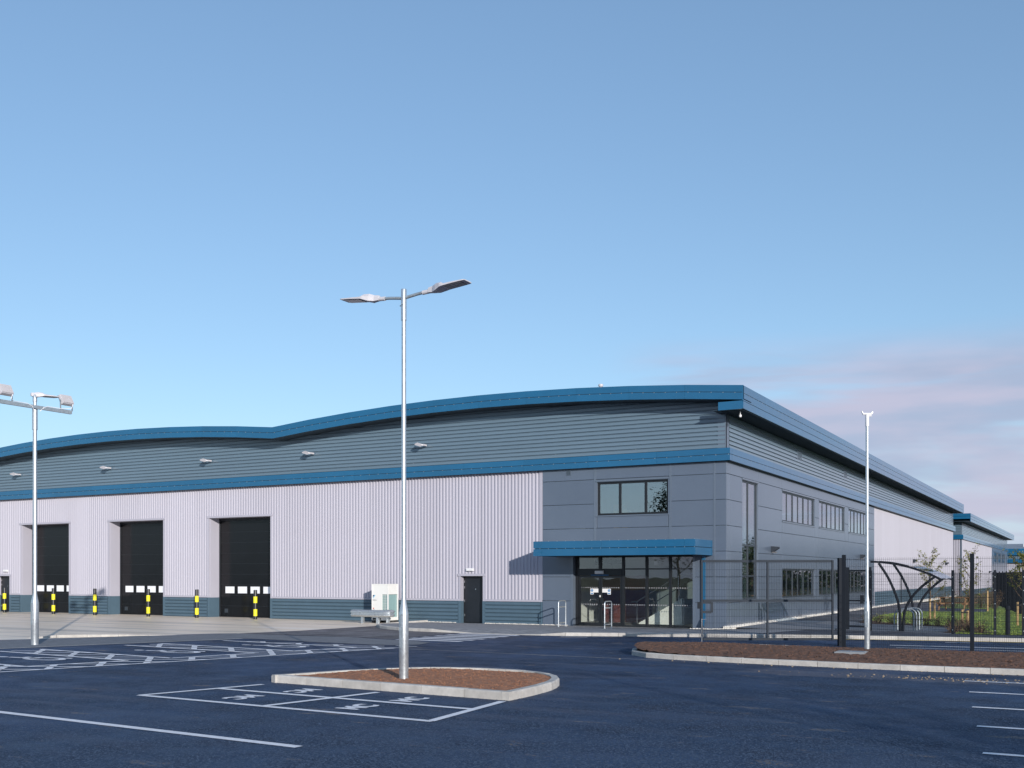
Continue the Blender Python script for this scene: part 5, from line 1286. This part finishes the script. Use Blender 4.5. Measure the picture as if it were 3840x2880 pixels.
# ------------------------------------------------------------------ garden
def tree(name, label, x, y, z0, h, r_, limbs, nleaf, leaf, lm, spread, start=.45, group=None, seed=1, dense=False):
    q = random.Random(seed); t = thing(name, (x, y, z0), label, 'tree', group)
    tr = MB(); lv = MB(); k = 8; pts = []; px, py = x, y
    for i in range(k + 1):
        pts.append(Vector((px, py, z0 - .1 + (h * .82 + .1) * i / k))); px += q.uniform(-1, 1) * h * .006; py += q.uniform(-1, 1) * h * .006
    tr.tube(pts, [r_ * (1 - .8 * i / k) for i in range(k + 1)], 8); tips = []
    for i in range(limbs):
        f = start + (1 - start) * (i + q.random()) / limbs; zz = min(f, .98) * k; j = int(zz); a = pts[j].lerp(pts[min(j + 1, k)], zz - j)
        th = i * 2.4 + q.uniform(-.5, .5); ln = spread * (1.15 - .75 * (f - start) / (1 - start)) * q.uniform(.7, 1.15); rise = q.uniform(.5, 1.15)
        d = Vector((math.cos(th), math.sin(th), rise)).normalized(); P = [a]
        for s in range(1, 5): d = (d + Vector((q.uniform(-.16, .16), q.uniform(-.16, .16), .10))).normalized(); P.append(P[-1] + d * ln / 4)
        rb = r_ * .42 * (1.1 - f * .6); tr.tube(P, [rb, rb * .75, rb * .5, rb * .3, rb * .12], 5, False); tips += [(P[s], P[s + 1]) for s in (1, 2, 3)]
        for s in range(5):
            a2 = P[1 + s % 3].lerp(P[2 + s % 3], q.random()); d2 = (d + Vector((q.uniform(-1, 1), q.uniform(-1, 1), q.uniform(-.3, .7)))).normalized(); b2 = a2 + d2 * ln * q.uniform(.18, .42)
            tr.tube([a2, (a2 + b2) / 2 + Vector((0, 0, .02)), b2], [rb * .3, rb * .2, rb * .08], 4, False); tips.append((a2, b2)); tips.append((a2, b2))
    for i in range(nleaf):
        a, b_ = q.choice(tips); p = a.lerp(b_, q.random() ** .7)
        j = leaf * (4.5 if dense else .9); p = p + Vector((q.gauss(0, j), q.gauss(0, j), q.gauss(0, j * .8)))
        u = Vector((q.uniform(-1, 1), q.uniform(-1, 1), q.uniform(-.6, .6))).normalized(); v = u.cross(Vector((q.uniform(-1, 1), q.uniform(-1, 1), 1))).normalized(); s = leaf * q.uniform(.6, 1.3)
        lv.add([p - u * s, p + v * s * .45, p + u * s, p - v * s * .45], [(0, 1, 2, 3)])
    ob('trunk', tr, 'bark', t, smooth=True, recalc=False); ob('crown', lv, lm, t, recalc=False); return t
G3 = 'young staked trees on the lawn'
tree('young_tree', 'young sparse tree with rising branches in front of the white side wall', -6.62, 51.4, Z1, 3.5, .035, 14, 800, .052, 'leaf', 1.15, .35, G3, 11)
tree('young_tree', 'young sparse tree behind the lawn fence between two slim fence posts', -4.22, 43.6, Z1, 3.45, .034, 14, 720, .046, 'leaf', 1.05, .35, G3, 5)
tree('young_tree', 'leafy yellowing young tree by the black garden bollard', -2.55, 46.6, Z1, 3.3, .045, 16, 1300, .055, 'leaf', 1.2, .35, G3, 23)
for x, y, h, lb in ((-6.52, 51.3, .92, 'short timber stake at the foot of the first young tree'), (-4.36, 43.4, .70, 'pair of short timber stakes at the young tree behind the fence'), (-5.2, 64.4, 1.15, 'tall pale timber stake beside the picnic pad'), (-2.62, 46.2, .95, 'timber stake at the leafy yellowing young tree')):
    t = thing('tree_stake', (x, y, Z1), lb, 'stake', 'timber tree stakes')
    mb = MB(); mb.lathe([(.045, -.05), (.045, h - .02), (.035, h)], (x - .09, y, Z1), 10); ob('stake', mb, 'stake', t, smooth=True)
    if h < 1.1:
        mb = MB(); mb.lathe([(.045, -.05), (.045, h - .05), (.035, h - .03)], (x + .10, y, Z1), 10); ob('stake', mb, 'stake', t, smooth=True)
        mb = MB(); mb.box(x - .12, x + .13, y - .052, y - .045, Z1 + h - .14, Z1 + h - .09); ob('tie', mb, 'rubber', t)
# picnic table
t = thing('picnic_table', (-7.1, 65.4, Z1), 'brown timber picnic table with attached benches on the tarmac pad', 'picnic table')
TC = Vector((-7.1, 65.4, Z1)); tx = Vector((.97, -.22, 0)).normalized(); ty = Vector((-tx.y, tx.x, 0))
def tb(a, b_, w, h, nm):
    mb = MB(); A = TC + tx * a[0] + ty * a[1] + up * a[2]; B = TC + tx * b_[0] + ty * b_[1] + up * b_[2]; mb.bar(A, B, w, h); ob(nm, mb, 'table_wood', t)
for i in range(5): tb((-.95, -.32 + i * .16, .75), (.95, -.32 + i * .16, .75), .145, .04, 'table_plank')
for s in (-1, 1):
    for i in range(2): tb((-.95, s * (.66 + i * .15), .44), (.95, s * (.66 + i * .15), .44), .135, .04, 'bench_plank')
    for e in (-.7, .7):
        tb((e, s * .22, .73), (e, s * .62, 0.0), .05, .10, 'leg')
for e in (-.7, .7): tb((e, -.82, .39), (e, .82, .39), .05, .10, 'cross_bearer'); tb((e, -.38, .70), (e, .38, .70), .05, .08, 'cross_bearer')
# garden bollard
t = thing('garden_bollard', (-2.58, 38.98, Z1), 'short black round-topped garden bollard by the footpath', 'bollard')
mb = MB(); mb.lathe([(.075, -.1), (.075, .80), (.07, .81), (.07, .84), (.08, .85), (.08, .92), (.06, .97), (.02, .99)], (-2.58, 38.98, Z1), 18); ob('post', mb, 'fence_black', t, smooth=True)
# shrubs: leafy tufts and bare twigs
def shrub(label, x, y, r_, h, n, lm, tw, seed, group='low shrubs in the mulch border'):
    q = random.Random(seed); t = thing('shrub', (x, y, Z1), label, 'shrub', group); lv = MB(); tg = MB()
    for i in range(tw):
        a = q.random() * 6.28; d = Vector((math.cos(a) * q.random() * r_, math.sin(a) * q.random() * r_, h * q.uniform(.5, 1))); b0 = Vector((x, y, Z1)) + Vector((d.x * .3, d.y * .3, 0)); e = Vector((x, y, Z1)) + d
        tg.tube([b0, (b0 + e) / 2 + Vector((q.uniform(-.05, .05), q.uniform(-.05, .05), .03)), e], [.008, .005, .002], 3, False)
        for k in range(max(1, n // tw)):
            p = b0.lerp(e, q.uniform(.25, 1.05)) + Vector((q.gauss(0, .05), q.gauss(0, .05), q.gauss(0, .03))); u = Vector((q.uniform(-1, 1), q.uniform(-1, 1), q.uniform(-.5, 1))).normalized(); v = u.cross(Vector((q.uniform(-1, 1), q.uniform(-1, 1), 1))).normalized(); s = q.uniform(.02, .05)
            lv.add([p - u * s, p + v * s * .5, p + u * s, p - v * s * .5], [(0, 1, 2, 3)])
    ob('twigs', tg, 'bark', t, recalc=False); ob('foliage', lv, lm, t, recalc=False)
k = 0
for x, y in ((-8.55, 46.6), (-8.0, 45.9), (-7.4, 45.5), (-6.9, 45.1), (-6.4, 44.9), (-5.9, 44.7), (-5.4, 44.4), (-4.95, 44.2)):
    k += 1; shrub('low green leafy shrub in the mulch strip behind the cycle hoops', x, y, .35, .42, 190, 'shrub', 24, 100 + k, 'green shrubs behind the cycle hoops')
for x, y in ((-4.4, 43.3), (-4.15, 42.2), (-4.3, 41.0), (-3.9, 40.2), (-4.35, 39.75), (-3.5, 39.7)):
    k += 1; shrub('brown twiggy low shrub between cycle shelter and lawn fence', x, y, .38, .45, 110, 'dead_shrub', 34, 100 + k, 'brown shrubs by the lawn fence')
for x, y in ((-7.9, 71.5), (-7.0, 72.3), (-6.2, 71.0), (-5.9, 73), (-8.6, 73), (-5.4, 69.8), (-6.8, 70.4)):
    k += 1; shrub('rounded mixed green and brown shrub behind the picnic table', x, y, .9, 1.15, 420, 'shrub' if k % 2 else 'dead_shrub', 40, 100 + k, 'shrubs behind the picnic table')
# trees standing off to the right and behind, seen in the glass and by their shade
for i, (x, y, h) in enumerate(((21, -4.5, 8.2), (25, -1.5, 8.8), (-36.0, -19, 12.0), (17, 118, 6), (19, 130, 7), (16, 142, 6.5), (20, 155, 7.5), (18, 168, 7), (21, 182, 8), (17, 197, 7), (22, 212, 8), (26, 228, 9), (24, 246, 8))):
    lb = {0: 'dark leafy tree right of the car park', 1: 'taller dark leafy tree right of the car park', 2: 'tall dark tree behind the car park'}.get(i, 'dark tree in the belt along the far site boundary')
    tree('dark_tree', lb, x, y, -.03, h, .16, 16, 7000 if i == 2 else 2600, .17, 'leaf_dark', h * .36, .22, 'dark trees around the site', 300 + i, True)

q = random.Random(77); hg = thing('boundary_hedge', (18, 180, 0), 'long dark hedge along the far site boundary right of the lawn', 'hedge')
lv = MB(); tg = MB()
for i in range(7000):
    y = q.uniform(92, 262); p = Vector((q.gauss(17.5, 1.0), y, abs(q.gauss(1.4, 1.0)) * (1 + .35 * math.sin(y * .21) + .2 * math.sin(y * .53))))
    u = Vector((q.uniform(-1, 1), q.uniform(-1, 1), q.uniform(-.6, .6))).normalized(); v = u.cross(Vector((q.uniform(-1, 1), q.uniform(-1, 1), 1))).normalized(); sz = q.uniform(.2, .5)
    lv.add([p - u * sz, p + v * sz * .6, p + u * sz, p - v * sz * .6], [(0, 1, 2, 3)])
for i in range(80):
    y = 93 + i * 2.1; tg.tube([(17.5, y, -.1), (17.5 + q.uniform(-.3, .3), y + q.uniform(-.3, .3), 2.2)], [.05, .02], 5, False)
ob('foliage', lv, 'leaf_dark', hg, recalc=False); ob('stems', tg, 'bark', hg, recalc=False, kind='stuff')

# stone chippings standing proud of the tarmac nearest the camera
import numpy as np
g = np.random.default_rng(5); NCH = 230000
th = g.uniform(R(-3), R(58), NCH); D = 8.0 / (1 - g.random(NCH) * (1 - 8.0 / 30.0))
cx_, cy_ = -D * np.sin(th), D * np.cos(th)
keep = np.ones(NCH, bool)
def drop(poly):
    x, y = cx_, cy_; ins = np.zeros(NCH, bool); n = len(poly); j = n - 1
    for i in range(n):
        xi, yi, xj, yj = poly[i][0], poly[i][1], poly[j][0], poly[j][1]
        if yi != yj: ins ^= ((yi > y) != (yj > y)) & (x < (xj - xi) * (y - yi) / (yj - yi) + xi)
        j = i
    return ins
for poly in (isl, bedp, [(-27.55, 19.3), (-26.6, 21.9), (-25.3, 25.2), (-24.9, 26.4), (-18, 26), (-18, 40), (-95, 40), (-40, 2)]): keep &= ~drop(poly)
cx_, cy_ = cx_[keep], cy_[keep]; n = len(cx_)
w_ = g.uniform(.008, .019, n); h_ = g.uniform(.002, .0075, n); a_ = g.uniform(0, 6.283, n)
V = np.zeros((n, 5, 3), np.float32)
for k in range(4):
    an = a_ + k * math.pi / 2; rr = w_ * g.uniform(.75, 1.25, n); V[:, k, 0] = cx_ + rr * np.cos(an); V[:, k, 1] = cy_ + rr * np.sin(an); V[:, k, 2] = .001
V[:, 4, 0] = cx_ + g.uniform(-.3, .3, n) * w_; V[:, 4, 1] = cy_ + g.uniform(-.3, .3, n) * w_; V[:, 4, 2] = .001 + h_
Fc = np.array([[0, 1, 4], [1, 2, 4], [2, 3, 4], [3, 0, 4]], np.int32)[None] + (np.arange(n, dtype=np.int32) * 5)[:, None, None]
me = bpy.data.meshes.new('tarmac_chippings'); me.vertices.add(n * 5); me.vertices.foreach_set('co', V.ravel())
me.loops.add(n * 12); me.loops.foreach_set('vertex_index', Fc.ravel()); me.polygons.add(n * 4)
me.polygons.foreach_set('loop_start', np.arange(0, n * 12, 3, dtype=np.int32)); me.polygons.foreach_set('loop_total', np.full(n * 4, 3, np.int32))
me.update(calc_edges=True); me.materials.append(MATS['chipping'])
o = bpy.data.objects.new('tarmac_chippings', me); col.objects.link(o); o.parent = car_park; o['kind'] = 'stuff'
